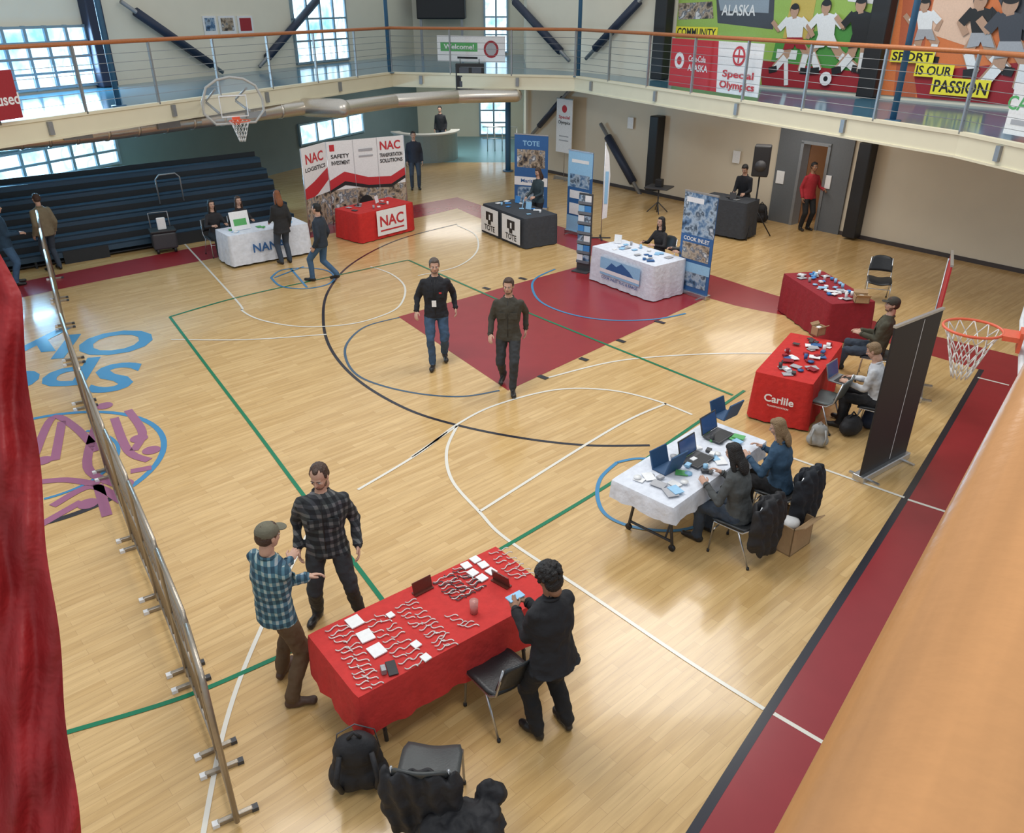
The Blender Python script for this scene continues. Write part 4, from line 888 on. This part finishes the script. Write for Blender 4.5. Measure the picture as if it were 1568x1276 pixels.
sit('seated_man',V((5.15,10.05,0)),-55,H=1.74,top=T_('shirt_white',(.62,.63,.65)),bot=PBLK,hr=HBL,near=True,lean=14,headpitch=20,hl=(-.1,.42,.72),hrn=(.14,.42,.72))
chair(at(1250,650),-50,mat('chair_shell_grey',(.12,.14,.14),.5))
chair(at(766,1086),-38)
chair(at(1352,470)+V((0.0,.4,0)),200)
chair(at(662,1236),4,mat('chair_shell_charcoal',(.06,.065,.065),.45),coat=BKF,low=.12)
mb=blob([((.02,0,.42),(.16,.16,.1)),((-.14,-.05,.3),(.16,.16,.2)),((.17,.0,.36),(.17,.17,.16)),((.22,.16,.46),(.11,.09,.14)),((-.2,.0,.15),(.14,.16,.15)),((.1,-.1,.15),(.2,.14,.15))],BKF,.013,.008,disp=.06)
mb.obj('black_coat_pile',place(at(705,1312),0))
# ------------------------------------------------------------ barriers
bp=[(365,1265),(335,1160),(288,1035),(243,920),(205,830),(165,725),(130,620),(100,500),(84,425)]
BP=[at(*p_) for p_ in bp]
ALU=mat('barrier_aluminium',(.38,.33,.27),.35,.7)
for i in range(len(BP)-1):
    a,b=BP[i],BP[i+1];d=(b-a);L=d.length
    k=max(1,round(L/2.0))
    for j in range(k):
        p_=a+d*(j/k);M=frame(p_,d);l_=L/k-.06;mb=MB();Hh=1.5
        mb.tube(ALU,[(0,0,.05),(0,0,Hh-.05),(.05,0,Hh),(l_-.05,0,Hh),(l_,0,Hh-.05),(l_,0,.05)],.022,n=8);mb.cyl(ALU,(0,0,.15),(l_,0,.15),.018);mb.cyl(ALU,(0,0,.8),(l_,0,.8),.014)
        n=int(l_/.14)
        for q in range(1,n): mb.cyl(ALU,(l_*q/n,0,.15),(l_*q/n,0,Hh),.007,n=5)
        for x in (.08,l_-.08): mb.box(ALU,x-.02,x+.02,-.13,.13,.0,.04,None,.006);mb.box(DKGREY,x-.025,x+.025,-.17,-.12,0,.035);mb.box(WHITE,x-.025,x+.025,.12,.17,0,.035)
        mb.obj('crowd_barrier',M)
# ------------------------------------------------------------ misc
mb=MB();g=at(255,385);M=place(g,150);mb.box(DKGREY,-.28,.28,-.2,.2,.1,.5,M,.04);mb.box(BLACK,-.3,.3,-.22,.22,.5,.56,M,.02);mb.box(WHITE,-.1,.1,.05,.1,.56,.85,M,.02)
for x in (-.2,.2): mb.cyl(BLACK,(x-.03,.15,.06),(x+.03,.15,.06),.06,M=M);mb.cyl(BLACK,(x-.03,-.15,.06),(x+.03,-.15,.06),.06,M=M)
mb.tube(STEEL,[(-.22,-.2,.5),(-.22,-.3,.9),(.22,-.3,.9),(.22,-.2,.5)],.015,M=M);mb.obj('rolling_cart')
mb=MB();g=at(1150,362);mb.cyl(BLACK,g+V((0,0,.2)),g+V((0,0,1.6)),.02)
for a in (0,2.1,4.2): mb.cyl(BLACK,g+V((0,0,.75)),g+V((.5*math.cos(a),.5*math.sin(a),.01)),.015)
mb.box(BLACK,-.2,.2,-.18,.18,1.55,2.3,place(g,200),.03);mb.cyl(DKGREY,(0,.18,1.82),(0,.19,1.82),.14,M=place(g,200));mb.obj('pa_speaker_on_stand')
mb=MB();g=at(1006,325);mb.box(DKGREY,-.35,.35,-.3,.3,.7,.74,place(g,210),.01);mb.cyl(DKGREY,g,g+V((0,0,.7)),.02)
for a in (0,1.6,3.1,4.7): mb.cyl(DKGREY,g+V((0,0,.3)),g+V((.3*math.cos(a),.3*math.sin(a),.01)),.015)
mb.box(BLACK,-.1,.1,-.1,.1,.74,.95,place(g,210),.02);mb.obj('small_folding_table')
# ------------------------------------------------------------ near handrail and red cloth
az=math.radians(38.1);dv=V((math.sin(az),math.cos(az),0));ev=V((math.cos(az),-math.sin(az),0))
R=.07;half=math.radians(11.5);D=R/math.sin(half);ca=math.radians(3.0)
c=V((0,0,HC))+ev*(D*math.sin(ca))+V((0,0,-D*math.cos(ca)))
NR=mat('near_oak_handrail',(.74,.36,.14),.22,kind='wood',ns=2.5,nz=.3,bump=.03)
mb=MB();M=frame(c-dv*1.5,dv)
mb.cyl(NR,(0,0,0),(12,0,0),R,n=48)
for i in range(7): mb.cyl(STEEL,(.4+i*1.9,0.0,-(c.z-ZD)),(.4+i*1.9,0.0,-R*.9),.02)
mb.obj('oak_handrail',M)
q0=c-dv*3;mb=MB();M=frame((q0.x,q0.y,0),dv);mb.box(DK,0,14,-3.2,-.0,ZD-.3,ZD,M);mb.obj('balcony_near_deck',Matrix())
REDC=mat('red_banner_satin',(.33,.012,.014),.6,ns=5,nz=.5,bump=.9,bs=12)
nu,nv=60,90;vs=[];fs=[]
def cp(px,py,t):
    r=ray(px,py);return V((0,0,HC))+r*t
for j in range(nv+1):
    v=j/nv;py=380+v*1010
    edge=30+ (py-450)*.112 if py>450 else 30-(450-py)*.5
    for i in range(nu+1):
        u=i/nu;px=edge-260*(1-u)
        dep=2.2+.018*math.sin(u*19+3*math.sin(v*7))+.012*math.sin(u*37+v*23)+.01*math.sin(v*41+u*13)
        vs.append(cp(px+3*math.sin(v*24)*u,py,dep))
for j in range(nv):
    for i in range(nu): a=j*(nu+1)+i;fs.append((a,a+1,a+nu+2,a+nu+1))
mb=MB();mb.add(vs,fs,REDC,True);mb.obj('red_satin_banner')
# ------------------------------------------------------------ light
w=bpy.data.worlds.new('World');sc.world=w;w.use_nodes=True;nt=w.node_tree;bg=nt.nodes['Background'];bg.inputs[0].default_value=(.86,.93,1,1);bg.inputs[1].default_value=.72
def alight(name,loc,tgt,size,power,col=(1,1,1),sy=None):
    l=bpy.data.lights.new(name,'AREA');l.energy=power;l.color=col;l.size=size
    if sy: l.shape='RECTANGLE';l.size_y=sy
    o=bpy.data.objects.new(name,l);sc.collection.objects.link(o);o.location=loc;o.rotation_euler=(V(tgt)-V(loc)).to_track_quat('-Z','Y').to_euler();return o
alight('added_overhead_light',(-3,9,10),(-2,9,0),4,430,(1,.97,.92))  # added area lamps, here and next line: floor gloss and shaping
alight('added_overhead_light',(4,16,10),(4,15,0),4,470,(1,.97,.92))
alight('added_overhead_light',(1.5,2.5,9.5),(1.5,3,0),2,170,(1,.96,.9))  # added lamp above the near handrail, gives it a highlight
alight('added_lobby_light',(-2.5,33,3.0),(-2.5,33,0),2.5,110,(1,.97,.92))  # added lamp under the deck to brighten the lobby
alight('soffit_light',(6.5,20.5,3.0),(6.5,20.5,0),2,50,(1,.95,.88))
def winlight(r,pw,col):
    s=(r[0]+r[1])/2;c=LW0+ld*s-ln*.12;z=(r[2]+r[3])/2
    alight('window_daylight',(c.x,c.y,z),(c.x-ln.x*5,c.y-ln.y*5,z-.6),r[1]-r[0]-.1,pw,col,r[3]-r[2]-.1)
winlight([WL[0][0],WL[0][1],ZD+.3,WL[0][3]],300,(.5,.78,1))
winlight(WL[1],520,(.3,.66,1))
cam=bpy.data.cameras.new('camera');co=bpy.data.objects.new('camera',cam);sc.collection.objects.link(co)
co.location=(0,0,HC);co.rotation_euler=(math.pi/2-TH,0,0);cam.sensor_width=36;cam.sensor_fit='HORIZONTAL';cam.lens=F/1568*36;cam.clip_start=.02
sc.camera=co
sc.view_settings.view_transform='Standard'
